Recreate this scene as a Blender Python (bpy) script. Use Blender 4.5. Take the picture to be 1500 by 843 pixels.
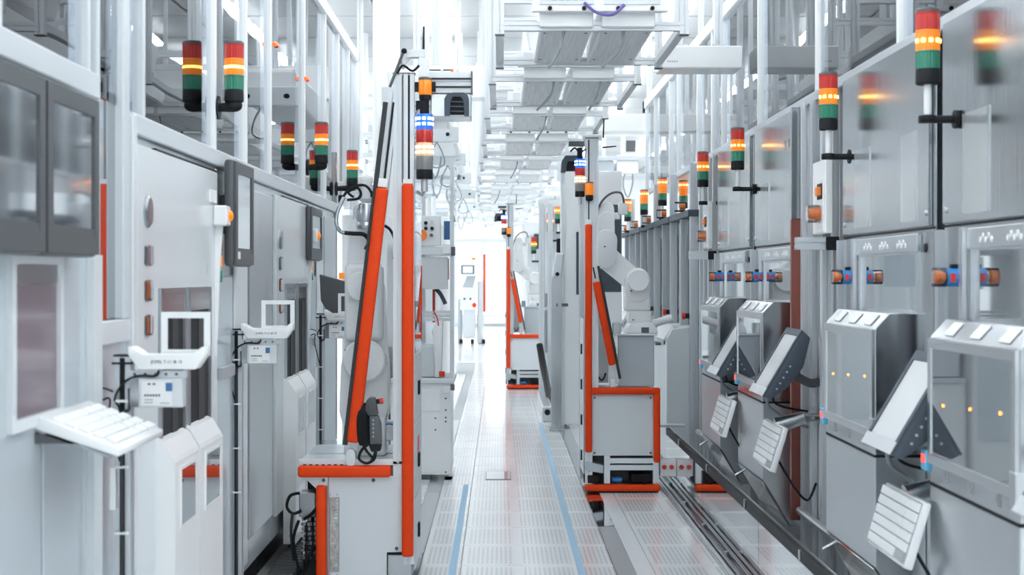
import bpy, bmesh, math, random
from mathutils import Vector, Matrix, Euler
random.seed(7)
for _o in list(bpy.data.objects):
    bpy.data.objects.remove(_o)
S = bpy.context.scene
C = S.collection
FPX, VX, VY, CH = 2250.0, 732.0, 405.0, 1.5          # focal length in px, vanishing point, camera height

# ---------------------------------------------------------------- camera, world, exposure
cam = bpy.data.cameras.new('camera'); camo = bpy.data.objects.new('camera', cam); C.objects.link(camo)
camo.location = (0, 0, CH); camo.rotation_euler = (math.pi/2, 0, 0)
cam.sensor_width = 36; cam.lens = FPX/1500*36
cam.shift_x = (750-VX)/1500; cam.shift_y = -(421.5-VY)/1500
cam.clip_start = 0.05; cam.clip_end = 200
cam.dof.use_dof = True; cam.dof.focus_distance = 9.0; cam.dof.aperture_fstop = 4.5
S.camera = camo
w = bpy.data.worlds.new('world'); S.world = w; w.use_nodes = True
w.node_tree.nodes['Background'].inputs[0].default_value = (0.9, 0.95, 1, 1)
w.node_tree.nodes['Background'].inputs[1].default_value = 1.0
S.view_settings.view_transform = 'Standard'; S.view_settings.look = 'None'
S.view_settings.gamma = 1; S.view_settings.use_curve_mapping = False
S.view_settings.exposure = 0.22
LAMP = 12.0                                           # strength of the ceiling lamps
S.cycles.transparent_max_bounces = 24; S.cycles.max_bounces = 10
S.cycles.diffuse_bounces = 5; S.cycles.glossy_bounces = 5

def PX(x, Y): return (x-VX)*Y/FPX                     # pixel column at depth Y -> world X
def PZ(y, Y): return CH-(y-VY)*Y/FPX                  # pixel row at depth Y -> world Z

# ---------------------------------------------------------------- materials
MATS = {}
def mat(name, col, rough=0.5, metal=0.0, emit=None, estr=0.0, spec=0.5, noise=0.0, nscale=(3,3,3), bump=0.0, bscale=(40,40,40), rvar=0.0, coat=0.0, trans=0.0):
    m = bpy.data.materials.new(name); m.use_nodes = True
    nt = m.node_tree; b = nt.nodes['Principled BSDF']
    b.inputs['Base Color'].default_value = (*col, 1); b.inputs['Roughness'].default_value = rough
    b.inputs['Metallic'].default_value = metal; b.inputs['Specular IOR Level'].default_value = spec
    b.inputs['Coat Weight'].default_value = coat; b.inputs['Transmission Weight'].default_value = trans
    if emit: b.inputs['Emission Color'].default_value = (*emit, 1); b.inputs['Emission Strength'].default_value = estr
    if noise or bump or rvar:
        tc = nt.nodes.new('ShaderNodeTexCoord')
        def nz(sc, det=3):
            mp = nt.nodes.new('ShaderNodeMapping'); mp.inputs['Scale'].default_value = sc
            n = nt.nodes.new('ShaderNodeTexNoise'); n.inputs['Scale'].default_value = 1; n.inputs['Detail'].default_value = det
            nt.links.new(tc.outputs['Object'], mp.inputs[0]); nt.links.new(mp.outputs[0], n.inputs[0]); return n
        if noise:
            n = nz(nscale); r = nt.nodes.new('ShaderNodeValToRGB')
            r.color_ramp.elements[0].position = .3; r.color_ramp.elements[1].position = .7
            r.color_ramp.elements[0].color = (*[c*(1-noise) for c in col], 1)
            r.color_ramp.elements[1].color = (*[min(1, c*(1+noise)) for c in col], 1)
            nt.links.new(n.outputs[0], r.inputs[0]); nt.links.new(r.outputs[0], b.inputs['Base Color'])
        if rvar:
            n = nz(nscale); mr = nt.nodes.new('ShaderNodeMapRange')
            mr.inputs['To Min'].default_value = max(0.02, rough-rvar); mr.inputs['To Max'].default_value = rough+rvar
            nt.links.new(n.outputs[0], mr.inputs[0]); nt.links.new(mr.outputs[0], b.inputs['Roughness'])
        if bump:
            n = nz(bscale); bp = nt.nodes.new('ShaderNodeBump'); bp.inputs['Strength'].default_value = bump; bp.inputs['Distance'].default_value = .02
            nt.links.new(n.outputs[0], bp.inputs['Height']); nt.links.new(bp.outputs[0], b.inputs['Normal'])
    MATS[name] = m; return m

def glass(name, tint=(.97,.98,.985), bump=.25, bscale=(2.5,2.5,2.5), ior=1.5):
    m = bpy.data.materials.new(name); m.use_nodes = True; nt = m.node_tree
    for n in list(nt.nodes):
        if n.type != 'OUTPUT_MATERIAL': nt.nodes.remove(n)
    out = [n for n in nt.nodes if n.type == 'OUTPUT_MATERIAL'][0]
    tr = nt.nodes.new('ShaderNodeBsdfTransparent'); tr.inputs[0].default_value = (*tint, 1)
    gl = nt.nodes.new('ShaderNodeBsdfGlossy'); gl.inputs['Roughness'].default_value = .01; gl.inputs[0].default_value = (.95,.97,1,1)
    fr = nt.nodes.new('ShaderNodeFresnel'); fr.inputs[0].default_value = ior
    mx = nt.nodes.new('ShaderNodeMixShader')
    tc = nt.nodes.new('ShaderNodeTexCoord'); mp = nt.nodes.new('ShaderNodeMapping'); mp.inputs['Scale'].default_value = bscale
    n = nt.nodes.new('ShaderNodeTexNoise'); n.inputs['Scale'].default_value = 1; n.inputs['Detail'].default_value = 1
    bp = nt.nodes.new('ShaderNodeBump'); bp.inputs['Strength'].default_value = bump; bp.inputs['Distance'].default_value = .05
    L = nt.links.new
    L(tc.outputs['Object'], mp.inputs[0]); L(mp.outputs[0], n.inputs[0]); L(n.outputs[0], bp.inputs['Height'])
    L(bp.outputs[0], gl.inputs['Normal'])
    L(fr.outputs[0], mx.inputs[0]); L(tr.outputs[0], mx.inputs[1]); L(gl.outputs[0], mx.inputs[2]); L(mx.outputs[0], out.inputs[0])
    MATS[name] = m; return m

mat('white', (.86,.88,.89), .35, noise=.015)
mat('white_gloss', (.88,.895,.9), .22, noise=.01)
mat('cabinet_white', (.70,.74,.765), .22, noise=.02, nscale=(1,1,.4))
mat('cabinet_grey', (.50,.56,.60), .14, noise=.03, nscale=(1,1,.5))
mat('frame_grey', (.62,.66,.69), .35)
mat('steel', (.44,.465,.485), .18, 1.0, noise=.06, nscale=(.6,.8,1.2), bump=.04, bscale=(120,120,2), rvar=.06)
mat('steel_brushed', (.46,.485,.505), .42, 1.0, noise=.06, nscale=(.6,.8,1.2), bump=.04, bscale=(120,120,2))
mat('steel_dark', (.42,.44,.46), .3, 1.0, noise=.1, nscale=(1,1,.6), rvar=.08)
mat('steel_light', (.70,.73,.755), .28, 1.0, bump=.03, bscale=(100,100,2))
mat('mirror_steel', (.74,.76,.78), .045, 1.0, bump=.02, bscale=(3,3,3))
mat('steel_polished', (.55,.57,.59), .16, 1.0, noise=.08, nscale=(3,3,2), bump=.03, bscale=(3,3,2), rvar=.04)
mat('alu', (.64,.67,.70), .36, .75)
mat('alu_light', (.71,.74,.765), .4, .35)
mat('black', (.016,.018,.021), .5, spec=.2)
mat('rubber', (.035,.04,.045), .6)
mat('dark_grey', (.10,.11,.12), .4)
mat('bezel', (.085,.092,.10), .42, noise=.1, nscale=(200,200,200))
mat('slate', (.075,.095,.12), .45, spec=.25)
mat('orange', (.86,.06,.004), .5, spec=.25, noise=.03, nscale=(30,30,30))
mat('red', (.70,.04,.03), .3)
mat('red_reflection_paint', (.27,.085,.065), .3, noise=.12, nscale=(2,2,.8))
mat('orange_small', (.9,.22,.03), .3)
mat('blue', (.03,.25,.62), .25)
mat('light_blue', (.12,.52,.80), .3)
mat('blue_tape', (.36,.58,.76), .5)
mat('label_blue', (.05,.17,.36), .4)
mat('paper', (.85,.86,.86), .6)
mat('ink', (.10,.11,.13), .6)
mat('ink_grey', (.42,.44,.46), .6)
mat('purple_cable', (.16,.13,.42), .4)
mat('grey_cable', (.25,.29,.31), .4)
mat('lens_red', (.50,.018,.012), .2, emit=(.9,.03,.02), estr=.10, coat=.5)
mat('lens_red_lit', (.95,.10,.03), .18, emit=(1,.16,.03), estr=1.0, coat=.5)
mat('lens_amber', (.85,.22,.008), .2, emit=(1,.26,.005), estr=.35, coat=.5)
mat('lens_green', (.015,.20,.12), .2, emit=(.03,.4,.22), estr=.05, coat=.5)
mat('lens_blue', (.02,.12,.6), .2, emit=(.04,.22,1), estr=.45, coat=.5)
mat('lens_clear', (.24,.24,.24), .15, spec=.6, coat=.5)
mat('lens_white', (.75,.50,.30), .2, emit=(1,.65,.35), estr=.25, coat=.5)
mat('led_amber', (1,.6,.2), .3, emit=(1,.55,.12), estr=5)
mat('led_blue', (.6,.8,1), .3, emit=(.55,.78,1), estr=5)
mat('led_white', (1,.9,.8), .3, emit=(1,.85,.65), estr=4)
mat('reflected_light_glow', (1,.3,.05), .3, emit=(1,.28,.03), estr=4)
mat('led_red', (1,.05,.03), .3, emit=(1,.05,.03), estr=2)
mat('lamp_tube', (1,1,1), .4, emit=(.95,.98,1), estr=LAMP)
mat('screen_grey', (.70,.72,.73), .12, spec=.6)
mat('screen_dark', (.40,.43,.46), .05, .85)
mat('tinted_pane', (.46,.49,.51), .03, .95)
mat('cassette_dark', (.03,.033,.037), .5, spec=.08)
mat('cassette_inner', (.06,.063,.066), .5, spec=.1)
mat('dark_recess', (.10,.11,.12), .35, .6)
mat('violet_pane', (.24,.185,.215), .15, .2, spec=.3)
mat('silver_pattern', (.5,.47,.42), .3, .7, noise=.5, nscale=(60,60,30))
mat('ceiling_panel', (.46,.48,.49), .6)
mat('ceiling_seam', (.10,.11,.12), .6)
mat('far_white', (.88,.90,.91), .5)
mat('daylight', (1,1,1), .5, emit=(.96,.98,1), estr=1.1)
glass('glass', bump=.035, bscale=(1.2,1.2,.8)); glass('clear_plastic', tint=(.93,.95,.96), bump=.25, bscale=(5,5,1.5))
def pocket_mat():
    m = mat('pocket', (.82,.85,.87), .08, spec=.5); m.node_tree.nodes['Principled BSDF'].inputs['Alpha'].default_value = .2
pocket_mat()
glass('guard_glass', tint=(.9,.93,.94), bump=.02, ior=1.6)

def tile_mat():
    m = bpy.data.materials.new('floor_tile'); m.use_nodes = True; nt = m.node_tree; b = nt.nodes['Principled BSDF']; L = nt.links.new
    b.inputs['Roughness'].default_value = .16; b.inputs['Specular IOR Level'].default_value = .55
    tc = nt.nodes.new('ShaderNodeTexCoord'); sp = nt.nodes.new('ShaderNodeSeparateXYZ'); L(tc.outputs['Object'], sp.inputs[0])
    def mth(op, a, bb=None):
        n = nt.nodes.new('ShaderNodeMath'); n.operation = op
        for i, v in enumerate((a, bb)):
            if v is None: continue
            if isinstance(v, (int, float)): n.inputs[i].default_value = v
            else: L(v, n.inputs[i])
        return n.outputs[0]
    def frac(v, s, off=0.0): return mth('FRACT', mth('ADD', mth('MULTIPLY', v, s), off+100))
    x, y = sp.outputs[0], sp.outputs[1]
    fx = frac(x, 1/.0245); fy = frac(y, 1/.0245)
    d = mth('SQRT', mth('ADD', mth('POWER', mth('SUBTRACT', fx, .5), 2), mth('POWER', mth('SUBTRACT', fy, .5), 2)))
    hole = mth('LESS_THAN', d, .36)
    fields = mth('MULTIPLY', mth('LESS_THAN', mth('ABSOLUTE', mth('SUBTRACT', frac(x, 1/.3), .5)), .42), mth('LESS_THAN', mth('ABSOLUTE', mth('SUBTRACT', frac(y, 1/.6), .5)), .42))
    f = mth('MULTIPLY', hole, fields)
    mx = nt.nodes.new('ShaderNodeMix'); mx.data_type = 'RGBA'
    mx.inputs['A'].default_value = (.83,.85,.86,1); mx.inputs['B'].default_value = (.50,.53,.55,1)
    L(f, mx.inputs['Factor']); L(mx.outputs['Result'], b.inputs['Base Color'])
    return m
MATS['floor_tile'] = tile_mat()
mat('floor_plain', (.83,.85,.86), .16, noise=.02, nscale=(2,2,2))
mat('floor_joint', (.50,.53,.55), .5)

# ---------------------------------------------------------------- mesh builder
class B:
    def __init__(s): s.bm = bmesh.new()
    def _bev(s, vs, bev, seg):
        if bev > 0:
            es = {e for v in vs for e in v.link_edges}
            bmesh.ops.bevel(s.bm, geom=list(es), offset=bev, segments=seg, affect='EDGES', profile=.5, clamp_overlap=True)
    def box(s, a, b, bev=0, seg=2):
        c = [(a[i]+b[i])/2 for i in range(3)]; d = [abs(b[i]-a[i]) for i in range(3)]
        return s.obox(c, d, None, bev, seg)
    def obox(s, c, d, rot=None, bev=0, seg=2):
        M = Matrix.Translation(c) @ (rot.to_matrix().to_4x4() if rot else Matrix()) @ Matrix.Diagonal((*d, 1))
        r = bmesh.ops.create_cube(s.bm, size=1, matrix=M); s._bev(r['verts'], bev, seg); return s
    def bar(s, p0, p1, w, d, bev=0, seg=2, up=(0,1,0)):      # box between two points; w across, d along 'up'
        p0, p1 = Vector(p0), Vector(p1); z = (p1-p0).normalized(); u = Vector(up); x = u.cross(z).normalized(); y = z.cross(x)
        M = Matrix((x, y, z)).transposed().to_4x4(); M.translation = (p0+p1)/2
        M = M @ Matrix.Diagonal((w, d, (p1-p0).length, 1))
        r = bmesh.ops.create_cube(s.bm, size=1, matrix=M); s._bev(r['verts'], bev, seg); return s
    def cyl(s, p0, p1, r, r2=None, n=16):
        p0, p1 = Vector(p0), Vector(p1); q = (p1-p0).to_track_quat('Z', 'Y')
        M = Matrix.Translation((p0+p1)/2) @ q.to_matrix().to_4x4()
        bmesh.ops.create_cone(s.bm, cap_ends=True, segments=n, radius1=r, radius2=r if r2 is None else r2, depth=(p1-p0).length, matrix=M); return s
    def sph(s, c, r, sc=(1,1,1), n=16):
        bmesh.ops.create_uvsphere(s.bm, u_segments=n, v_segments=max(6, n//2), radius=r, matrix=Matrix.Translation(c) @ Matrix.Diagonal((*sc, 1))); return s
    def prism(s, poly, ax, a, b, bev=0, seg=2):
        def P(u, v, t): return {'y': (u, t, v), 'x': (t, u, v), 'z': (u, v, t)}[ax]
        A = [s.bm.verts.new(P(u, v, a)) for u, v in poly]; Bv = [s.bm.verts.new(P(u, v, b)) for u, v in poly]; n = len(poly)
        s.bm.faces.new(A); s.bm.faces.new(Bv[::-1])
        for i in range(n): s.bm.faces.new((A[i], Bv[i], Bv[(i+1) % n], A[(i+1) % n]))
        s._bev(A+Bv, bev, seg); return s
    def lathe(s, prof, c=(0,0,0), n=24, M=None):
        M = M or Matrix(); M = Matrix.Translation(c) @ M; rings = []
        for r, z in prof: rings.append([s.bm.verts.new(M @ Vector((r*math.cos(2*math.pi*i/n), r*math.sin(2*math.pi*i/n), z))) for i in range(n)])
        for a, b in zip(rings, rings[1:]):
            for i in range(n): s.bm.faces.new((a[i], a[(i+1) % n], b[(i+1) % n], b[i]))
        s.bm.faces.new(rings[0][::-1]); s.bm.faces.new(rings[-1]); return s
    def tube(s, pts, r, n=8, smooth=True):
        pts = [Vector(p) for p in pts]
        if smooth and len(pts) > 2:
            q = []
            for i in range(len(pts)-1):
                p0 = pts[max(0, i-1)]; p1 = pts[i]; p2 = pts[i+1]; p3 = pts[min(len(pts)-1, i+2)]
                for k in range(5):
                    t = k/5; q.append(.5*((2*p1)+(p2-p0)*t+(2*p0-5*p1+4*p2-p3)*t*t+(3*p1-p0-3*p2+p3)*t**3))
            q.append(pts[-1]); pts = q
        rings = []; up = Vector((.3, .9, .31)).normalized()
        for i, p in enumerate(pts):
            t = (pts[min(i+1, len(pts)-1)]-pts[max(i-1, 0)]).normalized()
            x = up.cross(t)
            if x.length < 1e-3: x = Vector((1, 0, 0)).cross(t)
            x.normalize(); y = t.cross(x)
            rings.append([s.bm.verts.new(p+x*r*math.cos(2*math.pi*k/n)+y*r*math.sin(2*math.pi*k/n)) for k in range(n)])
        for a, b in zip(rings, rings[1:]):
            for i in range(n): s.bm.faces.new((a[i], a[(i+1) % n], b[(i+1) % n], b[i]))
        s.bm.faces.new(rings[0][::-1]); s.bm.faces.new(rings[-1]); return s
    def profile(s, p0, p1, w, d=None, slot=.2, up=(0,1,0)):   # slotted aluminium extrusion
        d = d or w; p0, p1 = Vector(p0), Vector(p1); z = (p1-p0).normalized(); u = Vector(up)
        x = u.cross(z).normalized(); y = z.cross(x); a, b = w/2, d/2; sx = min(a, b)*slot; dp = min(a, b)*.32
        poly = [(-a,-b),(-sx,-b),(-sx,-b+dp),(sx,-b+dp),(sx,-b),(a,-b),(a,-sx),(a-dp,-sx),(a-dp,sx),(a,sx),(a,b),(sx,b),(sx,b-dp),(-sx,b-dp),(-sx,b),(-a,b),(-a,sx),(-a+dp,sx),(-a+dp,-sx),(-a,-sx)]
        A = [s.bm.verts.new(p0+x*i+y*j) for i, j in poly]; E = [s.bm.verts.new(p1+x*i+y*j) for i, j in poly]; n = len(poly)
        s.bm.faces.new(A[::-1]); s.bm.faces.new(E)
        for i in range(n): s.bm.faces.new((A[i], A[(i+1) % n], E[(i+1) % n], E[i]))
        return s

def off(parent):
    v = Vector((0, 0, 0))
    while parent: v += parent.location; parent = parent.parent
    return v
def obj(name, b, m, parent=None, smooth=False, kind=None):
    me = bpy.data.meshes.new(name); bmesh.ops.recalc_face_normals(b.bm, faces=b.bm.faces)
    b.bm.to_mesh(me); b.bm.free()
    o = bpy.data.objects.new(name, me); C.objects.link(o); me.materials.append(MATS[m])
    if parent:
        d = off(parent); me.transform(Matrix.Translation(-d)); o.parent = parent
    if smooth:
        me.polygons.foreach_set('use_smooth', [True]*len(me.polygons))
        try: me.set_sharp_from_angle(angle=math.radians(35))
        except Exception: pass
    if kind: o['kind'] = kind
    return o
def thing(name, label, cat, loc=(0,0,0), group=None):
    o = bpy.data.objects.new(name, None); C.objects.link(o); o.location = loc; o.empty_display_size = .1
    o['label'] = label; o['category'] = cat
    if group: o['group'] = group
    return o
def tag(o, label, cat, group=None):
    o['label'] = label; o['category'] = cat
    if group: o['group'] = group
    return o
def copy_tree(o, parent=None):
    c = o.copy(); C.objects.link(c); c.parent = parent
    for ch in list(o.children): copy_tree(ch, c)
    return c
def text(s, size, m, parent, M, name='lettering'):
    cu = bpy.data.curves.new('t', 'FONT'); cu.body = s; cu.size = size; cu.extrude = .0004; cu.align_x = 'CENTER'; cu.align_y = 'CENTER'
    t = bpy.data.objects.new('t', cu); C.objects.link(t); dg = bpy.context.evaluated_depsgraph_get()
    me = bpy.data.meshes.new_from_object(t.evaluated_get(dg)); bpy.data.objects.remove(t)
    me.transform(Matrix.Translation(-off(parent)) @ M); me.materials.clear(); me.materials.append(MATS[m])
    o = bpy.data.objects.new(name, me); C.objects.link(o); o.parent = parent; return o
R = math.radians
def face_cam(x, y, z): return Matrix.Translation((x, y, z)) @ Euler((R(90), 0, 0)).to_matrix().to_4x4()
def face_left(x, y, z): return Matrix.Translation((x, y, z)) @ Euler((R(90), 0, R(-90))).to_matrix().to_4x4()    # read by someone looking along +X
def face_right(x, y, z): return Matrix.Translation((x, y, z)) @ Euler((R(90), 0, R(90))).to_matrix().to_4x4()

# ================================================================ SETTING
NTH = ['first', 'second', 'third', 'fourth', 'fifth', 'sixth', 'seventh', 'eighth', 'ninth', 'tenth', 'eleventh', 'twelfth']
HX0, HX1, HY0, HY1, HZ = -7.0, 7.0, -5.0, 46.0, 4.6
fl = obj('floor', B().box((HX0, HY0, -.25), (HX1, HY1, -.012)), 'floor_joint', kind='structure')
cols = [(-.41,-.2), (-.2,.4), (.4,.588), (.785,1.14), (1.24,1.5), (-1.15,-.51)]
y0t = 7.96-.6*3
meshcache = {}
for r in range(34):
    for (a, b) in cols:
        y = y0t+.6*r
        if r > 28 and (a, b) not in cols[:3]: continue
        key = (a, b)
        if key not in meshcache:
            bb = B().box((a+.0015-a, .0015, -.012), (b-a-.0015, .5985, 0), .001, 1)
            o = obj('floor_tile', bb, 'floor_tile', fl); me = o.data; meshcache[key] = me
        else:
            o = bpy.data.objects.new('floor_tile', meshcache[key]); C.objects.link(o); o.parent = fl
        o.location = (a-.2*0, y, 0)
# plain border and far floor
for nm, a, b, ya, yb, m in [('floor_border', .69,.783, 5.5, 46, 'floor_plain'), ('far_floor_sheet', -1.15, .588, y0t+34*.6, 46, 'floor_plain'),
                            ('side_floor_sheet', -7, -1.152, -5, 46, 'floor_plain'), ('side_floor_sheet', 1.502, 7, -5, 46, 'floor_plain'),
                            ('near_floor_sheet', -1.15, 1.5, -5, y0t, 'floor_plain'), ('far_floor_sheet', .785, 1.5, y0t+29*.6, 46, 'floor_plain')]:
    obj(nm, B().box((a, ya, -.012), (b, yb, -.0005)), m, fl)
# polished channel covers
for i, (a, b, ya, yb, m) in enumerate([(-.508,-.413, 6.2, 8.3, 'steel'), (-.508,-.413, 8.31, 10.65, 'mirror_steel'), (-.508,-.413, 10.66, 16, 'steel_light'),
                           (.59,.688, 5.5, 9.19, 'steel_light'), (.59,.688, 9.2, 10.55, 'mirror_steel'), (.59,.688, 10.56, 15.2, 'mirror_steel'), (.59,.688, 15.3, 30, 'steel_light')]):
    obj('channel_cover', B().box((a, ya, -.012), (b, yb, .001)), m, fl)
obj('tape_line', B().box((.395, 5.8, 0), (.433, 15.7, .0012)), 'blue_tape', fl)
obj('tape_line', B().box((-.26, 5.8, 0), (-.222, 11.05, .0012)), 'blue_tape', fl)
hp = obj('floor_hatch', B().box((-.105, 11.3, 0), (.085, 11.8, .002)), 'dark_grey', fl)
obj('hatch_plate', B().box((-.1, 11.33, .002), (.035, 11.77, .004)), 'steel_light', hp)
obj('hatch_plate', B().box((.04, 11.33, .002), (.055, 11.77, .004)), 'red', hp)
obj('hatch_plate', B().box((.058, 11.33, .002), (.08, 11.77, .004)), 'steel', hp)

ce = obj('ceiling', B().box((HX0, HY0, HZ+.02), (HX1, HY1, HZ+.2)), 'ceiling_seam', kind='structure')
cpm = None
rows = int((HY1-HY0)/1.66)
for r in range(rows+1):
    for c in range(5):
        if cpm is None:
            o = obj('ceiling_panel', B().box((.02, .035, 0), (2.74, 1.625, .03), .004, 1), 'ceiling_panel', ce); cpm = o.data
        else:
            o = bpy.data.objects.new('ceiling_panel', cpm); C.objects.link(o); o.parent = ce
        o.location = (HX0+.05+2.76*c, HY0+1.66*r, HZ-.01)
for nm, a, b in [('wall_left', (HX0-.2, HY0, -.25), (HX0, HY1, HZ+.2)), ('wall_right', (HX1, HY0, -.25), (HX1+.2, HY1, HZ+.2)),
                 ('wall_rear', (HX0-.2, HY0-.2, -.25), (HX1+.2, HY0, HZ+.2)), ('wall_end', (HX0-.2, HY1, -.25), (HX1+.2, HY1+.2, HZ+.2))]:
    obj(nm, B().box(a, b), 'far_white', kind='structure')
wn = obj('window_1', B().box((-1.35, 45.93, .05), (.3, 46, 2.6), .02, 1), 'frame_grey', kind='structure')
for k in range(2):
    obj('pane', B().box((-1.3+.82*k, 45.915, .35), (-.52+.82*k-.03, 45.93, 2.5)), 'daylight', wn)
    obj('pane', B().box((-1.3+.82*k, 45.915, .08), (-.52+.82*k-.03, 45.93, .31)), 'far_white', wn)
# ceiling lamps: rows of linear fittings, some added to brighten the hall
rowname = {-5.1: 'added by the left hall wall for brightness', -3.7: 'left of the left machines', -2.3: 'above the left machines', -.74: 'just left of the aisle centre', .64: 'added unseen over the overhead units for brightness', 2.02: 'above the right enclosure', 3.4: 'added right of the right enclosure for brightness', 4.78: 'by the right hall wall'}
lt = None
for X in rowname:
    for k in range(8):
        y = HY0+.6+6.2*k
        if y+5.4 > HY1: continue
        if lt is None:
            lt = thing('ceiling_lamp', '', 'lamp', (X, y, HZ-.02), 'ceiling lamps')
            obj('diffuser', B().box((X-.06, y+.03, HZ-.17), (X+.06, y+5.37, HZ-.125), .012, 2), 'lamp_tube', lt); o = lt
            obj('spine', B().box((X-.025, y, HZ-.124), (X+.025, y+5.4, HZ-.095), .004, 1), 'white', lt)
            for q in range(3): obj('stem', B().cyl((X, y+.5+2.2*q, HZ-.096), (X, y+.5+2.2*q, HZ-.01), .012, n=8), 'white', lt)
        else:
            o = copy_tree(lt); o.location = (X, y, HZ-.02)
        o['label'] = '%s linear ceiling lamp from the camera in the row %s' % (NTH[k], rowname[X])

# ================================================================ STACK LIGHTS
DL = .039                                             # lens radius
def ribbed(z0, z1, r, n=48):
    b = B(); poly = [((r if i % 2 else r*.965)*math.cos(2*math.pi*i/n), (r if i % 2 else r*.965)*math.sin(2*math.pi*i/n)) for i in range(n)]
    b.prism(poly, 'z', z0, z1); return b
def stack_light(label, x, y, z, style='right', lit='amber', scale=1.0, group='stack lights', armlen=.097):
    """z = bottom of black base; arm goes to +X (right wall) or -X (left wall)."""
    t = thing('stack_light', label, 'signal light', (x, y, z), group)
    def Z(v): return z+v*scale
    r = DL*scale
    obj('base', B().lathe([(r*.9, 0), (r, .004), (r, .044*scale), (r*.95, .05*scale)], (x, y, z)), 'black', t, True)
    def lens(nm, a, b, m): 
        o = ribbed(Z(a), Z(b), r); 
        for v in o.bm.verts: v.co.x += x; v.co.y += y
        o = obj(nm, o, m, t)
        obj('collar', B().lathe([(r*.99, 0), (r*1.03, .002), (r*1.03, .006), (r*.99, .008)], (x, y, Z(b)-.006)), m, o, True); return o
    lens('green_lens', .05, .107, 'lens_green')
    am = lens('amber_lens', .107, .173, 'lens_amber')
    rd = lens('red_lens', .173, .233, 'lens_red_lit' if lit == 'red' else 'lens_red')
    tgt, zz = (am, .14) if lit == 'amber' else (rd, .205)
    for k in range(5 if style == 'right' else 1):
        if style == 'right':
            a = R(198+k*36); 
            obj('led', B().obox((x+r*1.0*math.cos(a), y+r*1.0*math.sin(a), Z(zz)), (.006, .014*scale, .014*scale), Euler((0, 0, a)), .002, 1), 'led_amber', tgt)
        else:
            obj('led_ring', B().lathe([(r*1.0, -.006*scale), (r*1.02, -.004*scale), (r*1.02, .004*scale), (r*1.0, .006*scale)], (x, y, Z(zz))), 'led_amber', tgt, True)
    obj('cap', B().lathe([(r*1.03, 0), (r*1.03, .008), (r*.9, .014), (r*.3, .015)], (x, y, Z(.232))), 'dark_grey', t, True)
    if style == 'right':
        obj('pole', B().cyl((x, y, z-.10*scale), (x, y, z), .0125*scale), 'white', t, True)
        s = 1
        b = B().lathe([(.0, -.125), (.018, -.122), (.026, -.112), (.026, -.1), (.02, -.098)], (x, y, z)); b.cyl((x-.028, y, z-.112), (x+armlen, y, z-.112), .013)
        obj('arm', b, 'black', t, True)
        obj('flange', B().cyl((x+armlen-.012, y, z-.112), (x+armlen, y, z-.112), .03), 'black', t, True)
    else:
        b = B().sph((x, y, z-.012), .034*scale, (1, 1, .8)); b.cyl((x, y, z-.018), (x-armlen, y, z-.022), .022*scale, .016*scale)
        obj('arm', b, 'black', t, True)
        obj('flange', B().cyl((x-armlen, y, z-.022), (x-armlen+.014, y, z-.022), .048*scale), 'black', t, True)
    return t
for i, (X, Y, lit, lab) in enumerate([(1.385, 4.97, 'amber', 'largest red, amber and green stack light, nearest on the right steel cabinets'),
        (1.395, 6.52, 'amber', 'second nearest stack light of the right row, above the white switch box'),
        (1.385, 8.94, 'amber', 'third stack light of the right row, on the farther steel cabinet pair'),
        (1.41, 10.66, 'amber', 'fourth stack light of the right row, beside the small switch box'),
        (1.43, 13.5, 'red', 'fifth stack light of the right row with its red lens lit'),
        (1.41, 15.0, 'red', 'sixth stack light of the right row, just left of a taller one'),
        (1.40, 16.8, 'red', 'seventh stack light of the right row, beside the white robot wrist')]):
    stack_light(lab, X, Y, 2.12 if i < 5 else 2.1, 'right', lit, 1.0, 'stack lights on the right wall')
stack_light('stack light with lit red lens standing behind the glass on the right', 1.62, 13.55, 2.1, 'right', 'red', 1.0, 'stack lights on the right wall')
for X, Y, Zb, lab in [(PX(343, 6.2), 6.2, PZ(150, 6.2), 'nearest stack light of the left row on its black arm against the glass'),
                      (PX(471, 9.1), 9.1, PZ(240, 9.1), 'middle stack light of the left row on its black arm'),
                      (PX(516, 10.7), 10.7, PZ(272, 10.7), 'farthest stack light of the left row, above the white box behind the robot')]:
    stack_light(lab, X, Y, Zb, 'left', 'amber', 1.0, 'stack lights on the left wall', armlen=X+1.145)
for k, (px, py, Y, sc, lab) in enumerate([(806, 340, 19.5, 1.0, 'small distant stack light left of a pair beyond the alu post'), (818, 328, 19.0, 1.15, 'small distant stack light highest in the far group of three'),
                                     (826, 340, 19.57, 1.0, 'small distant stack light half hidden by the white column'), (782, 372, 22.45, 1.0, 'tiny far stack light above the third robot')]):
    stack_light(lab, PX(px, Y), Y, PZ(py, Y), 'right', 'amber', sc, 'distant stack lights', armlen=.12)

# ================================================================ LEFT WALL OF MACHINES (face at X = XL, looking towards +X)
XL = -1.15
def Yl(x, X=XL): return X*FPX/(x-VX)                  # depth at which a pixel column meets the left face
def lpanel(y0, y1, z0, z1, th=.012, x=XL, bev=.004): return B().box((x, y0, z0), (x+th, y1, z1), bev, 1)
def hgrid(b, x, th, ys, zs, t):                      # rectangular frame of bars, y/z lists give outer bounds
    b.box((x, ys[0], zs[0]), (x+th, ys[0]+t, zs[1])); b.box((x, ys[1]-t, zs[0]), (x+th, ys[1], zs[1]))
    b.box((x, ys[0]+t, zs[1]-t), (x+th, ys[1]-t, zs[1])); b.box((x, ys[0]+t, zs[0]), (x+th, ys[1]-t, zs[0]+t)); return b

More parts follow.
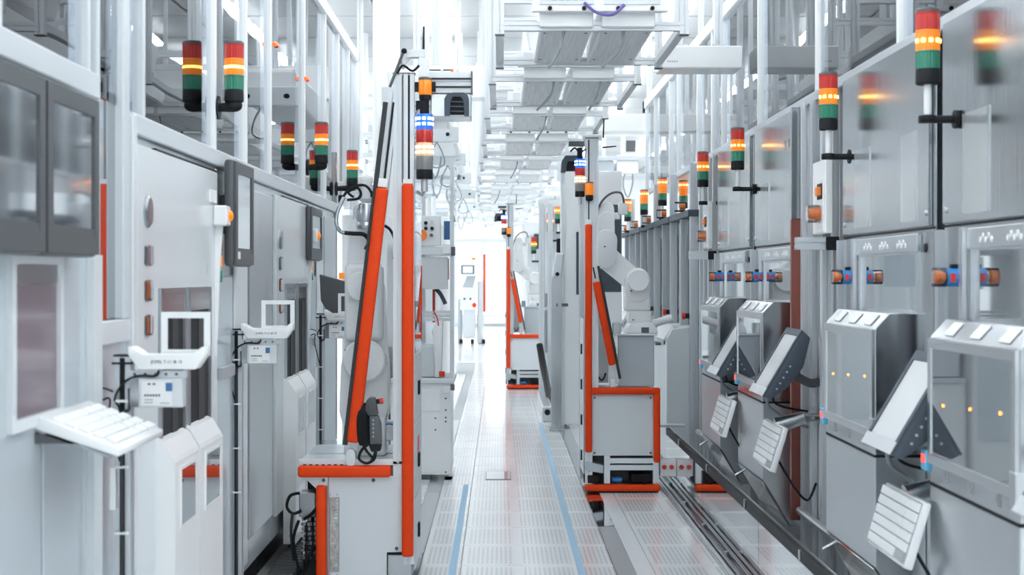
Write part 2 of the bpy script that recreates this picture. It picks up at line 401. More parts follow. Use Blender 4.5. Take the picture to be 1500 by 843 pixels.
# --- nearest machine: grey cabinet with violet window
y_a, y_b = 2.6, 4.35
t = thing('machine_cabinet', 'large pale grey machine cabinet nearest on the left with a violet window', 'cabinet', (XL-.3, 3.6, 0))
obj('body', B().box((XL-.6, y_a, .05), (XL, y_b, 2.0), .006, 1), 'cabinet_grey', t)
obj('plinth', B().box((XL-.58, y_a, 0), (XL-.05, y_b, .06)), 'dark_grey', t)
wy0, wy1 = Yl(22), Yl(78)
f = obj('window_frame', hgrid(B(), XL, .014, (wy0-.06, wy1+.05), (1.13, 1.56), .03), 'cabinet_white', t)
obj('window_pane', B().box((XL-.002, wy0-.03, 1.16), (XL+.003, wy1+.02, 1.53)), 'violet_pane', f)
obj('blind_bar', B().box((XL+.002, wy0-.03, 1.48), (XL+.006, wy1+.02, 1.53)), 'steel_dark', f)
obj('trim_rail', lpanel(y_a, y_b, 2.0, 2.07, .02), 'frame_grey', t)
obj('corner_post', B().box((XL, Yl(127), .06), (XL+.02, Yl(140), 1.56)), 'cabinet_white', t)
obj('lower_panel', lpanel(Yl(60), Yl(118), .3, 1.1, .006), 'cabinet_grey', t)
# --- gap with narrow glass door
t = thing('narrow_glass_door', 'narrow glazed door between the twin monitors and the white process door', 'door', (XL, 4.75, 0))
g0, g1 = Yl(138), Yl(186)
obj('lower_leaf', B().box((XL-.05, g0, .05), (XL, g1, 1.37), .004, 1), 'cabinet_grey', t)
obj('rail', B().box((XL-.05, g0, 1.30), (XL+.012, g1, 1.37), .004, 1), 'cabinet_white', t)
obj('stile', B().box((XL-.05, g1-.10, 1.37), (XL+.014, g1-.02, 3.2), .004, 1), 'frame_grey', t)
obj('stile', B().box((XL-.05, g0, 1.37), (XL+.010, g0+.03, 3.2), .004, 1), 'frame_grey', t)
obj('pane', B().box((XL-.02, g0+.03, 1.37), (XL-.012, g1-.10, 2.05)), 'tinted_pane', t)
obj('stile', B().box((XL-.02, Yl(186), .05), (XL+.02, Yl(192), 2.0), .004, 1), 'cabinet_white', t)

# --- monitors lying flat on the wall
def wall_monitor(label, y0, y1, z0, z1, xf, group, standoff=.04, badge=False):
    t = thing('wall_monitor', label, 'monitor', (xf-.02, (y0+y1)/2, z0), group)
    obj('housing', B().box((xf-standoff, y0, z0), (xf, y1, z1), .014, 2), 'bezel', t, True)
    s = .045
    fr = obj('bezel', hgrid(B(), xf-.001, .008, (y0+.008, y1-.008), (z0+.008, z1-.008), s), 'bezel', t)
    obj('screen', B().box((xf-.001, y0+s+.006, z0+s+.03), (xf+.002, y1-s-.006, z1-s-.006)), 'screen_dark', t)
    obj('bottom_bezel', B().box((xf-.001, y0+s+.008, z0+s+.008), (xf+.006, y1-s-.008, z0+s+.03)), 'bezel', t)
    if badge: obj('badge', B().box((xf+.007, y0+.05, z0+.03), (xf+.009, y0+.10, z0+.06)), 'paper', t)
    obj('bracket', B().box((XL, (y0+y1)/2-.08, (z0+z1)/2-.08), (xf-standoff, (y0+y1)/2+.08, (z0+z1)/2+.08)), 'dark_grey', t)
    return t
XM = -1.075
wall_monitor('grey wall monitor nearest the left frame edge, first of the twin pair', Yl(65, XM)-.53, Yl(65, XM)-.004, PZ(378, 4.1), PZ(145, 4.1), XM, 'twin monitors', .06)
wall_monitor('grey wall monitor reflecting an amber light, second of the twin pair', Yl(65, XM), Yl(143, XM), PZ(378, 4.1), PZ(145, 4.1), XM, 'twin monitors', .06)
wall_monitor('dark wall monitor on the wall right of the nearer white process door', 6.19, 6.65, 1.54, 1.973, -1.07, 'wall monitors', .042, True)
wall_monitor('small dark wall monitor beyond the farther white process door', Yl(455, -1.1), Yl(471, -1.1), PZ(383, 9.3), PZ(305, 9.3), -1.1, 'wall monitors', .03)

# --- keyboard on a sloping tray
def prism_y(poly, a, b, bev=0): return B().prism(poly, 'y', a, b, bev)
t = thing('keyboard', 'white keyboard on a sloping wall tray under the violet window', 'keyboard', (-1.1, 4.03, 1.1))
dx, dz = (.21, -.075); L_ = math.hypot(dx, dz); n_ = (-dz/L_, dx/L_); u_ = (dx/L_, dz/L_)
def kp(s, h): return (XL+.006+u_[0]*s+n_[0]*h, 1.146+u_[1]*s+n_[1]*h)
obj('case', prism_y([kp(0, -.022), kp(.225, -.018), kp(.225, .004), kp(0, .012)], 3.78, 4.26, .006), 'white_gloss', t, True)
for r in range(5):
    for (a, b) in ((3.80, 4.06), (4.07, 4.14), (4.15, 4.24)):
        obj('key_row', prism_y([kp(.03+.036*r, .006), kp(.06+.036*r, .004), kp(.058+.036*r, .014), kp(.033+.036*r, .016)], a, b, .002), 'white', t)
obj('bracket', B().box((XL, 3.80, 1.085), (XL+.12, 3.88, 1.11)), 'dark_grey', t)
obj('tray_lip', prism_y([kp(-.02, -.03), kp(.2, -.03), kp(.2, -.024), kp(-.02, -.024)], 3.80, 4.24), 'steel_dark', t)

# --- process units with a white door, cassette windows and covers
def process_unit(y0, label, dl, far=False):
    t = thing('process_unit', label, 'machine', (XL-.3, y0+.7, 0), 'process units on the left')
    y1 = y0+1.38
    obj('body', B().box((XL-.6, y0, .16), (XL-.004, y0+2.95, 2.0), .004, 1), 'cabinet_grey', t)
    obj('plinth', B().box((XL-.58, y0, 0), (XL-.07, y0+2.95, .16)), 'black', t)
    obj('top_rail', lpanel(y0, y0+2.95, 1.945, 2.01, .016), 'frame_grey', t)
    d = obj('door', lpanel(y0+.02, y1, .28, 1.915, .02), 'cabinet_white', t)
    obj('shadow_gap', B().box((XL+.0005, y0+.3, 1.917), (XL+.016, y1, 1.923)), 'black', t)
    # oval knob and three clear switch covers
    obj('knob', B().lathe([(.052, 0), (.052, .006), (.045, .012), (.01, .013)], (XL+.02, y0+.15, PZ(310, y0+.15) if not far else 1.69), 28, Euler((0, R(90), 0)).to_matrix().to_4x4()), 'steel_dark', d, True)
    for k in range(3):
        zc = 1.567-.112*k
        sc = obj('switch_cover', B().box((XL+.02, y0+.11, zc-.034), (XL+.032, y0+.20, zc+.034), .006, 1), 'clear_plastic', d)
        obj('switch', B().box((XL+.0195, y0+.14, zc-.024), (XL+.024, y0+.185, zc+.024)), 'ink_grey' if k == 0 else 'orange_small', sc)
    # handle with status lenses
    h = obj('handle', B().prism([(XL+.02, 1.72), (XL+.05, 1.70), (XL+.04, 1.55), (XL+.025, 1.18), (XL+.02, 1.18)], 'y', y1-.055, y1-.035), 'white_gloss', d)
    for k, m in enumerate(('lens_red', 'lens_amber', 'lens_green')):
        obj('status_lens', B().box((XL+.028, y1-.032, 1.60-.062*k), (XL+.044, y1-.014, 1.645-.062*k), .003, 1), m, d)
    lm = obj('lamp_housing', B().box((XL+.02, y1-.10, 1.70), (XL+.075, y1-.01, 1.78), .006, 1), 'white_gloss', d)
    obj('lamp_lens', B().sph((XL+.072, y1-.04, 1.74), .025, (.8, .9, 1)), 'lens_amber', lm, True)
    obj('note', B().box((XL+.02, y1-.17, 1.79), (XL+.028, y1-.06, 1.84)), 'paper', d)
    for q in range(2): obj('print_mark', B().box((XL+.0198, y1-.22+.012*q, 1.52-.012*(1-q)), (XL+.0206, y1-.214+.045*q, 1.535+.012*(1-q)-.006*q)), 'ink_grey', d)
    # cassette windows
    for (a, b) in ((y0+.31, y0+.71), (y0+.77, y0+1.19)):
        fr = obj('cassette_window', hgrid(B(), XL+.02, .012, (a, b), (.86, 1.46), .022), 'steel_dark', t)
        obj('pane', B().box((XL+.0195, a+.02, .88), (XL+.024, b-.02, 1.44)), 'cassette_dark', fr)
        obj('top_slat', B().box((XL+.024, a+.022, 1.375), (XL+.030, b-.022, 1.44)), 'steel', fr)
        obj('inner_column', B().box((XL+.024, a+.19, .9), (XL+.028, b-.12, 1.36)), 'cassette_inner', fr)
    # covers
    for k, (a, b) in enumerate(((y0+.27, y0+.675), (y0+.70, y0+1.14))):
        xf = XL+.085
        poly = [(XL+.02, .10), (xf, .10), (xf, .885), (xf-.006, .900), (XL+.045, .955), (XL+.02, .965)]
        cv = obj('cassette_cover', B().prism(poly, 'y', a, b), 'white_gloss', t)
        ws = obj('cover_window_frame', hgrid(B(), xf, .004, (a+.08, b-.06), (.655, .865), .012), 'white_gloss', cv)
        obj('cover_window', B().box((xf, a+.09, .665), (xf+.002, b-.07, .855)), 'tinted_pane' if not far else 'cabinet_grey', cv)
    # wall between two doors
    obj('tall_panel', lpanel(y1+.03, y1+.42, .2, 1.5, .008), 'cabinet_grey', t)
    obj('tall_panel', lpanel(y1+.46, y1+.80, .2, 1.9, .010), 'cabinet_white', t)
    obj('tall_panel', lpanel(y1+.84, y0+2.93, .3, 1.9, .012), 'steel_light', t)
    obj('seam_strip', lpanel(y1+.005, y1+.02, .2, 1.93, .014), 'steel', t)
    obj('latch', B().box((XL+.008, y1+.06, 1.08), (XL+.03, y1+.36, 1.13), .004, 1), 'alu', t)
    return t
process_unit(4.77, 'nearer white process unit with cassette windows and two white covers', 0)
process_unit(7.75, 'farther white process unit with cassette windows, partly behind the left robot', 1, True)

# --- holders on alu poles: scanner cradle, frame, controller box
def holder(label, Y, x0p, sc, zt):
    x0 = x0p
    t = thing('scanner_holder', label, 'holder', (x0, Y, 0), 'scanner holders')
    obj('pole', B().profile((x0+.022, Y+.03, 0), (x0+.022, Y+.03, zt), .048), 'alu', t)
    obj('pole_strip', B().box((x0+.015, Y+.004, .05), (x0+.030, Y+.012, zt-.004)), 'black', t)
    obj('pole_cap', B().box((x0-.004, Y+.004, zt), (x0+.048, Y+.056, zt+.006), .002, 1), 'black', t)
    obj('clamp', B().box((x0-.006, Y-.002, zt-.022), (x0+.05, Y+.06, zt-.016)), 'black', t)
    cx = x0+.158; z = zt
    cr = obj('cradle', B().prism([(cx-.112, z+.03), (cx-.098, z+.03), (cx-.072, z+.004), (cx+.072, z+.004), (cx+.098, z+.03), (cx+.112, z+.03), (cx+.112, z+.008), (cx+.082, z-.035), (cx-.082, z-.035), (cx-.112, z+.008)], 'y', Y-.03, Y+.05, .004), 'white_gloss', t, True)
    lb = obj('label_plate', B().box((cx-.045, Y-.0315, z-.024), (cx+.045, Y-.0295, z-.002)), 'paper', cr)
    text('JOPEL T-11 IB 10', .0125, 'ink', cr, face_cam(cx, Y-.032, z-.013))
    f = B(); fx0, fx1, fz0, fz1 = cx-.035, cx+.108, z+.0, z+.128
    for (a, b) in (((fx0, fz0), (fx0+.018, fz1)), ((fx1-.018, fz0), (fx1, fz1)), ((fx0+.018, fz1-.018), (fx1-.018, fz1)), ((fx0+.018, fz0), (fx1-.018, fz0+.018))):
        f.box((a[0], Y+.055, a[1]), (b[0], Y+.065, b[1]))
    obj('screen_frame', f, 'white', t)
    bx = obj('controller_box', B().box((x0+.048, Y-.01, z-.145), (x0+.20, Y+.04, z-.06), .003, 1), 'alu_light', t)
    obj('box_face', B().box((x0+.082, Y-.0125, z-.140), (x0+.168, Y-.0095, z-.068)), 'paper', bx)
    obj('end_plate', B().box((x0+.048, Y-.013, z-.144), (x0+.074, Y-.0095, z-.061)), 'steel', bx)
    obj('blue_mark', B().box((x0+.152, Y-.0145, z-.098), (x0+.170, Y-.0125, z-.074)), 'label_blue', bx)
    for q in range(6): obj('print_mark', B().box((x0+.09+.008*q, Y-.0135, z-.113), (x0+.0955+.008*q, Y-.0125, z-.107)), 'ink', bx)
    for k in range(2): obj('print_line', B().box((x0+.09, Y-.0135, z-.124-.008*k), (x0+.115, Y-.0125, z-.121-.008*k)), 'ink_grey', bx)
    obj('print_line', B().box((x0+.135, Y-.0135, z-.134), (x0+.163, Y-.0125, z-.131)), 'ink_grey', bx)
    for k in range(2): obj('connector', B().box((x0+.10+.014*k, Y-.014, z-.080), (x0+.108+.014*k, Y-.012, z-.075)), 'ink', bx)
    obj('mount_bar', B().box((x0+.045, Y+.0, z-.06), (x0+.21, Y+.02, z-.04)), 'alu', t)
    for k in range(5): obj('screw', B().cyl((x0+.06+.03*k, Y-.004, z-.05), (x0+.06+.03*k, Y, z-.05), .004, n=8), 'dark_grey', t)
    obj('cable', B().tube([(x0+.13, Y-.006, z-.04), (x0+.12, Y-.012, z-.055), (x0+.07, Y-.012, z-.055), (x0+.03, Y-.01, z-.075), (x0+.005, Y-.012, z-.12), (x0+.02, Y-.008, z-.16), (x0+.022, Y-.008, z-.3)], .0035, 6), 'black', t, True)
    obj('cable', B().tube([(x0+.0, Y-.006, z-.10), (x0-.035, Y-.01, z-.09), (x0-.038, Y-.01, z-.125), (x0-.01, Y-.01, z-.12), (x0-.01, Y-.008, z-.18), (x0+.018, Y-.006, z-.3)], .003, 6), 'black', t, True)
    obj('cable', B().tube([(x0+.045, Y-.004, z-.09), (x0+.046, Y-.01, z-.15), (x0+.025, Y-.008, z-.19), (x0+.024, Y-.006, z-.5), (x0+.026, Y-.004, z-.9), (x0+.022, Y-.004, .02)], .005, 6), 'rubber', t, True)
    for k in range(4): obj('cable_tie', B().box((x0+.004, Y-.014, z-.13-.19*k), (x0+.042, Y+.002, z-.124-.19*k)), 'white', t)
    obj('cable_plug', B().box((x0-.012, Y-.012, z-.44), (x0+.006, Y+.004, z-.32), .003, 1), 'white', t)
    return t
holder('nearest white scanner holder with controller box, beside the keyboard', 4.42, PX(167, 4.42), 1, 1.268)
holder('second white scanner holder with controller box, left of the slanted orange bar', 6.6, PX(338, 6.6), 1, 1.268)
holder('third scanner holder, mostly hidden behind the left robot', 9.3, PX(464, 9.3), 1, 1.268)
# dark monitor on the third holder
t = thing('tilted_monitor', 'dark grey tilted monitor above the third scanner holder behind the slanted bar', 'monitor', (PX(486, 9.5), 9.5, 1.25))
obj('housing', B().prism([(PX(470, 9.5), PZ(402, 9.5)), (PX(506, 9.5), PZ(412, 9.5)), (PX(506, 9.5), PZ(462, 9.5)), (PX(484, 9.5), PZ(462, 9.5)), (PX(472, 9.5), PZ(440, 9.5))], 'y', 9.42, 9.5, .006), 'bezel', t)
obj('foot', B().box((PX(478, 9.5), 9.4, PZ(470, 9.5)), (PX(512, 9.5), 9.5, PZ(463, 9.5)), .005, 1), 'white', t)

# --- glass enclosure on top of the left machines
t = thing('glass_enclosure', 'clear glazed enclosure with slim white posts above the left machines', 'enclosure', (XL, 8, 2.0))
posts = [2.7, 3.5, Yl(125), 4.92, 6.16, 6.92, 7.66, 8.98, 10.07, 10.9, 11.65, 12.3]
for i, y in enumerate(posts):
    wd = .05 if i == 7 else .032
    obj('post', B().box((XL-.03, y-wd/2, 2.01), (XL+.012, y+wd/2, 3.25), .003, 1), 'frame_grey' if i < 4 else 'white', t)
    if i: obj('pane', B().box((XL-.012, posts[i-1]+.02, 2.02), (XL-.006, y-.02, 3.22)), 'glass', t)
obj('top_beam', B().box((XL-.05, 2.7, 3.22), (XL+.02, 12.35, 3.30), .004, 1), 'white', t)
obj('end_post', B().box((XL-.05, 12.3, .16), (XL+.02, 12.36, 3.25), .003, 1), 'white', t)
for k in range(3):
    obj('cross_beam', B().box((XL-1.6, 6.1+3.1*k, 3.22), (XL-.05, 6.16+3.1*k, 3.29)), 'white', t)
# lamps on the enclosure posts
for px, py, Y, lab in ((402, 66, 7.75, 'small red signal lamp high on a glass post of the left enclosure'), (448, 116, 9.0, 'small red oval signal lamp lower on the double glass post')):
    s = thing('signal_lamp', lab, 'signal light', (XL, Y, PZ(py, Y)), 'signal lamps on glass posts')
    obj('base', B().box((XL+.012, Y-.012, PZ(py, Y)-.013), (XL+.03, Y+.012, PZ(py, Y)+.013), .003, 1), 'black', s)
    for q in (-1, 1): obj('lens', B().sph((XL+.02, Y+q*.03, PZ(py, Y)), .016, (.9, 1.5, .8)), 'lens_red_lit', s, True)

# --- equipment inside the left enclosure
def duct(name, label, a, b, m='white', cat='duct', group=None, slots=0):
    t = thing(name, label, cat, (a[0], a[1], min(a[2], b[2])), group)
    obj('casing', B().box(a, b, .008, 1), m, t)
    return t
for k in range(4):
    y = 4.6+2.2*k
    t = thing('transfer_unit', '%s white transfer unit from the camera inside the left enclosure' % NTH[k], 'machine', (-2.2, y, 2.25), 'transfer units in the left enclosure')
    obj('carriage', B().box((-2.6, y, 2.35), (-1.75, y+1.2, 2.62), .03, 2), 'white', t)
    obj('rail', B().profile((-1.7, y-.3, 2.7), (-1.7, y+1.9, 2.7), .06, up=(0, 0, 1)), 'alu_light', t)
    obj('side_plate', B().box((-1.74, y+.1, 2.15), (-1.72, y+.9, 2.5), .004, 1), 'steel_light', t)
    obj('drum', B().cyl((-2.5, y+.1, 2.40), (-1.8, y+.1, 2.40), .07, n=20), 'white', t, True)
    obj('cable', B().tube([(-1.74, y+.2, 2.7), (-1.72, y+.3, 2.45), (-1.72, y+.45, 2.4), (-1.73, y+.55, 2.68)], .008, 6), 'grey_cable', t, True)
    for q in range(2): obj('hanger', B().profile((-1.75, y+.1+q*1.0, 2.62), (-1.75, y+.1+q*1.0, HZ-.02), .045), 'alu_light', t)
tag(obj('inner_ledge', B().box((XL-1.6, 2.7, 1.99), (XL-.606, 12.2, 2.02)), 'white'), 'white deck inside the left glass enclosure', 'deck')
for k, (y, h) in enumerate(((5.2, .2), (6.9, .24), (8.4, .22), (9.7, .24))):
    t = thing('inner_module', '%s white rounded module from the camera on the left enclosure deck' % NTH[k], 'module', (-1.9, y, 2.02), 'modules in the left enclosure')
    obj('shell', B().box((-2.2, y, 2.02), (-1.8, y+.8, 2.02+h), .06, 3), 'white_gloss', t, True)
    obj('lid', B().box((-2.18, y+.02, 2.02+h), (-1.82, y+.78, 2.05+h), .01, 1), 'steel_light', t)
# structure beyond the enclosure on the left
t = thing('structural_column', 'white square column from floor to ceiling behind the left robot', 'column', (-.98, 13.1, 0))
obj('shaft', B().box((PX(546, 13), 13, 0), (PX(583, 13), 13.25, HZ-.02), .006, 1), 'white_gloss', t)
obj('edge_profile', B().profile((PX(556, 12.95), 12.96, 0), (PX(556, 12.95), 12.96, HZ-.02), .05), 'white', t)
t = thing('electrical_box', 'white electrical box under the farthest left stack light', 'box', (PX(520, 10.8), 10.8, 1.9))
obj('casing', B().box((PX(503, 10.8), 10.8, PZ(281, 10.8)), (PX(546, 10.8), 11.1, PZ(258, 10.8)), .005, 1), 'white_gloss', t)
obj('knob', B().box((PX(495, 10.8), 10.82, PZ(276, 10.8)), (PX(503, 10.8), 10.9, PZ(266, 10.8)), .004, 1), 'white', t)
tag(obj('steel_divider', B().box((PX(478, 10.72), 10.72, 0), (PX(493, 10.72), 10.76, PZ(223, 10.72)), .003, 1), 'steel'), 'upright brushed steel divider at the end of the left machine row', 'panel')
t = thing('left_back_cabinet', 'pale cabinet behind the left robot with a small orange lamp', 'cabinet', (-1.0, 11.4, 0))
obj('body', B().box((-1.15, 11.2, 0), (-.82, 11.9, 1.95), .006, 1), 'white', t)
obj('door', B().box((-1.10, 11.188, .3), (-.86, 11.2, 1.5), .004, 1), 'cabinet_white', t)
obj('lamp', B().box((PX(495, 11.1), 11.17, PZ(409, 11.1)), (PX(503, 11.1), 11.19, PZ(400, 11.1)), .003, 1), 'lens_amber', t)
obj('vent', B().box((-1.0, 11.186, 1.6), (-.88, 11.19, 1.8)), 'cabinet_grey', t)

# ================================================================ RIGHT WALL OF STEEL CABINETS (face at X = XR, looking towards -X)
XR = 1.5
def Yr(x, X=XR): return X*FPX/(x-VX)
def rpanel(y0, y1, z0, z1, th=.012, x=XR, bev=.003): return B().box((x-th, y0, z0), (x, y1, z1), bev, 1)
def rgrid(x, th, ys, zs, t): 
    b = B(); b.box((x-th, ys[0], zs[0]), (x, ys[0]+t, zs[1])); b.box((x-th, ys[1]-t, zs[0]), (x, ys[1], zs[1]))
    b.box((x-th, ys[0]+t, zs[1]-t), (x, ys[1]-t, zs[1])); b.box((x-th, ys[0]+t, zs[0]), (x, ys[1]-t, zs[0]+t)); return b
ORD = ['nearest', 'second nearest', 'third', 'fourth']
def steel_unit(y0, i):
    n = ORD[i]; y1 = y0+1.40
    t = thing('steel_cabinet', '%s brushed steel process cabinet along the right side of the aisle' % n, 'cabinet', (XR+.2, y0+.7, 0), 'steel process cabinets')
    obj('body', B().box((XR, y0, .02), (XR+.5, y1, 2.35), .003, 1), 'steel', t)
    d = obj('upper_door', rpanel(y0+.04, y1-.03, 1.675, 2.345, .016), 'steel', t)
    for k in range(3): obj('hinge_bolt', B().cyl((XR-.022, y0+.07+(k % 2)*(1.26), 1.72+.55*(k//2)), (XR-.016, y0+.07+(k % 2)*(1.26), 1.72+.55*(k//2)), .01, n=10), 'steel_light', d, True)
    for (a, b) in ((y0+.18, y0+.40), (y0+.88, y0+1.14)):
        obj('document_pocket', B().box((XR-.019, a, 1.70), (XR-.0165, b, 2.02), .0005, 1), 'pocket', d)
        obj('pocket_rail', B().box((XR-.020, a-.010, 1.70), (XR-.016, a, 2.02)), 'steel_light', d)
    if i == 2: text('ST 10', .07, 'ink_grey', d, face_left(XR-.017, y0+.35, 2.18))
    obj('door_gap', B().box((XR-.004, y0+.02, 1.664), (XR+.002, y1, 1.672)), 'black', t)
    obj('recess', B().box((XR+.05, y1, .02), (XR+.08, y1+.1, 2.34)), 'dark_recess', t)
    mid = obj('middle_panel', rpanel(y0+.02, y1-.02, .9, 1.66, .006), 'steel_brushed', t)
    # window with header plate and dots
    wf = obj('window_frame', rgrid(XR-.006, .014, (y0+.17, y0+1.05), (1.30, 1.60), .02), 'steel_light', t)
    obj('pane', B().box((XR-.012, y0+.19, 1.32), (XR-.007, y0+1.03, 1.58)), 'tinted_pane', wf)
    obj('header_plate', B().box((XR-.026, y0+.15, 1.585), (XR-.006, y0+1.07, 1.652), .004, 1), 'steel_light', wf)
    for g in range(3):
        for q in range(5):
            obj('dot', B().cyl((XR-.029, y0+.30+.26*g+.028*q, 1.618+(.006 if q % 2 else -.006)), (XR-.026, y0+.30+.26*g+.028*q, 1.618+(.006 if q % 2 else -.006)), .009, n=8), 'white', wf)
    obj('lock', B().cyl((XR-.012, y0+.1, 1.60), (XR-.006, y0+.1, 1.60), .016, n=12), 'black', t)
    for k in range(2): obj('frame_post', B().profile((XR-.02, y0+1.09+k*.27, .02), (XR-.02, y0+1.09+k*.27, 1.655), .04), 'alu', t)
    # load box
    X1, a, b = 1.32, y0+.12, y0+.93
    lb = obj('load_box', B().prism([(XR, .868), (X1, .868), (X1, 1.315), (X1+.05, 1.37), (XR, 1.37)], 'y', a, b, .003, 1), 'steel_polished', t)
    obj('box_window_frame', rgrid(X1, .010, (a+.005, b-.005), (.93, 1.31), .028), 'steel_light', lb)
    obj('box_window', B().box((X1-.006, a+.03, .955), (X1-.001, b-.03, 1.285)), 'tinted_pane', lb)
    for k in range(3):
        ang = math.atan2(.055, .05)
        obj('top_mark', B().obox((X1+.022, a+.14+.25*k, 1.344), (.05, .09, .003), Euler((0, -ang, 0))), 'white', lb)
        i < 2 and obj('light_reflection', B().cyl((X1-.009, a+.13+.26*k, 1.14-.012*k), (X1-.006, a+.13+.26*k, 1.14-.012*k), .0045, n=10), 'reflected_light_glow', lb)  # glowing dots imitate small lights reflected in the box window
        text('0%d' % (k+1), .05, 'ink_grey', lb, face_left(X1-.001, a+.16+.24*k, .905))
    obj('hinge', B().box((X1-.012, a-.004, .90), (X1+.03, a+.05, 1.0), .003, 1), 'steel_light', lb)
    obj('seam', B().box((X1-.002, a, .862), (XR, b, .868)), 'black', t)
    lw = obj('lower_front', B().prism([(XR, .25), (XR, .862), (X1, .862), (X1, .475), (X1+.135, .25)], 'y', a, b, .003, 1), 'steel_light', t)
    obj('open_flap', B().prism([(X1-.004, .465), (X1+.131, .24), (X1+.135, .2435), (X1, .4685)], 'y', a+.01, b-.01), 'mirror_steel', t)
    obj('flap_stay', B().cyl((X1+.03, b-.03, .43), (X1-.02, b-.03, .40), .007, n=8), 'steel_dark', t)
    obj('kick_panel', rpanel(y0+.05, y0+1.05, .05, .44, .008), 'steel_light', t)
    obj('sensor_block', B().box((X1-.01, b+.01, .90), (X1+.03, b+.07, .965), .003, 1), 'light_blue', t)
    for k in range(2): obj('sensor_eye', B().box((X1-.0, b+.006+.0, .93), (X1+.01+.0, b+.01, .945)) if k == 0 else B().box((X1-.013, b+.025+.0, .925), (X1-.009, b+.055, .95)), 'led_red', t)
    # monitor on its own arm
    yb = y0-.54+.0+.33; yn, yf = y0-.55, y0-.18
    m = thing('operator_monitor', '%s tilted operator monitor with grey screen on the right steel cabinets' % n, 'monitor', (1.35, (yn+yf)/2, .95), 'tilted operator monitors')
    Bp, Tp = Vector((1.217, .956)), Vector((1.385, 1.24)); u = (Tp-Bp).normalized(); nn = Vector((-u.y, u.x))
    def mp(s, h): q = Bp+u*s+nn*h; return (q.x, q.y)
    Lm = (Tp-Bp).length
    obj('housing', prism_y([mp(-.012, .004), mp(Lm+.012, .004), mp(Lm, -.045), mp(Lm*.6, -.085), mp(.08, -.07), mp(-.01, -.03)], yn, yf, .008), 'slate', m, True)
    fb = B()
    for (s0, s1, q0, q1) in ((-.012, .03, yn, yf), (Lm-.022, Lm+.012, yn, yf), (.03, Lm-.022, yn, yn+.028), (.03, Lm-.022, yf-.028, yf)):
        fb.prism([mp(s0, .003), mp(s1, .003), mp(s1, .010), mp(s0, .010)], 'y', q0, q1)
    obj('bezel', fb, 'slate', m)
    obj('bottom_bezel', prism_y([mp(-.013, .010), mp(.03, .010), mp(.03, .013), mp(-.013, .013)], yn, yf), 'alu_light', m)
    obj('screen', prism_y([mp(.03, .003), mp(Lm-.022, .003), mp(Lm-.022, .006), mp(.03, .006)], yn+.026, yf-.026), 'screen_grey', m)
    for k in range(5): obj('button', B().cyl((mp(.05+.03*k, -.03)[0], yn-.002, mp(.05+.03*k, -.03)[1]), (mp(.05+.03*k, -.03)[0], yn+.004, mp(.05+.03*k, -.03)[1]), .005, n=8), 'ink_grey', m)
    obj('arm', B().tube([(1.36, (yn+yf)/2, 1.05), (1.45, (yn+yf)/2, 1.0), (XR, (yn+yf)/2+.02, 1.0)], .022, 8), 'dark_grey', m, True)
    obj('cable', B().tube([(1.27, yf-.05, .95), (1.29, yf-.02, .88), (1.34, yf+.02, .84), (1.40, yf-.02, .80), (1.47, yf-.08, .78)], .008, 6), 'grey_cable', m, True)
    obj('cable', B().tube([(1.30, yf-.10, .95), (1.31, yf-.06, .90), (1.37, yf-.02, .87), (1.48, yf-.02, .85)], .006, 6), 'black', m, True)
    # keyboard hanging below
    k_ = thing('keyboard', '%s white keyboard hanging under a tilted operator monitor on the right' % n, 'keyboard', (1.27, (yn+yf)/2, .62), 'hanging keyboards')
    Bk, Tk = Vector((1.228, .614)), Vector((1.287, .815)); u2 = (Tk-Bk).normalized(); n2 = Vector((-u2.y, u2.x))
    def kq(s, h): q = Bk+u2*s+n2*h; return (q.x, q.y)
    ka, kb = y0-.64, y0-.18
    obj('case', prism_y([kq(0, -.02), kq(.21, -.02), kq(.21, .004), kq(0, .008)], ka, kb, .005), 'white_gloss', k_, True)
    obj('key_bed', prism_y([kq(.012, .006), kq(.204, .003), kq(.204, .008), kq(.012, .011)], ka+.010, kb-.010), 'ink_grey', k_)
    for r in range(6):
        for (p, q) in ((ka+.125, kb-.010), (ka+.010, ka+.120)):
            if r == 0 and p < ka+.1: continue
            obj('key_row', prism_y([kq(.014+.0318*r, .006), kq(.0415+.0318*r, .006), kq(.0415+.0318*r, .016), kq(.014+.0318*r, .016)], p, q, .002), 'white', k_)
    obj('dark_pad', prism_y([kq(.012, .005), kq(.05, .005), kq(.05, .014), kq(.012, .014)], ka+.02, ka+.06), 'ink_grey', k_)
    obj('mount', B().cyl((1.29, (ka+kb)/2, .80), (1.42, (ka+kb)/2, .84), .04, .03, n=14), 'steel_light', k_, True)
    obj('arm', B().cyl((1.42, (ka+kb)/2, .84), (XR, (ka+kb)/2, .84), .02, n=10), 'steel', k_, True)
    obj('cable', B().tube([(1.27, ka+.06, .66), (1.33, ka+.02, .55), (1.40, ka+.05, .48), (1.45, ka+.1, .55)], .006, 6), 'black', k_, True)
    return t
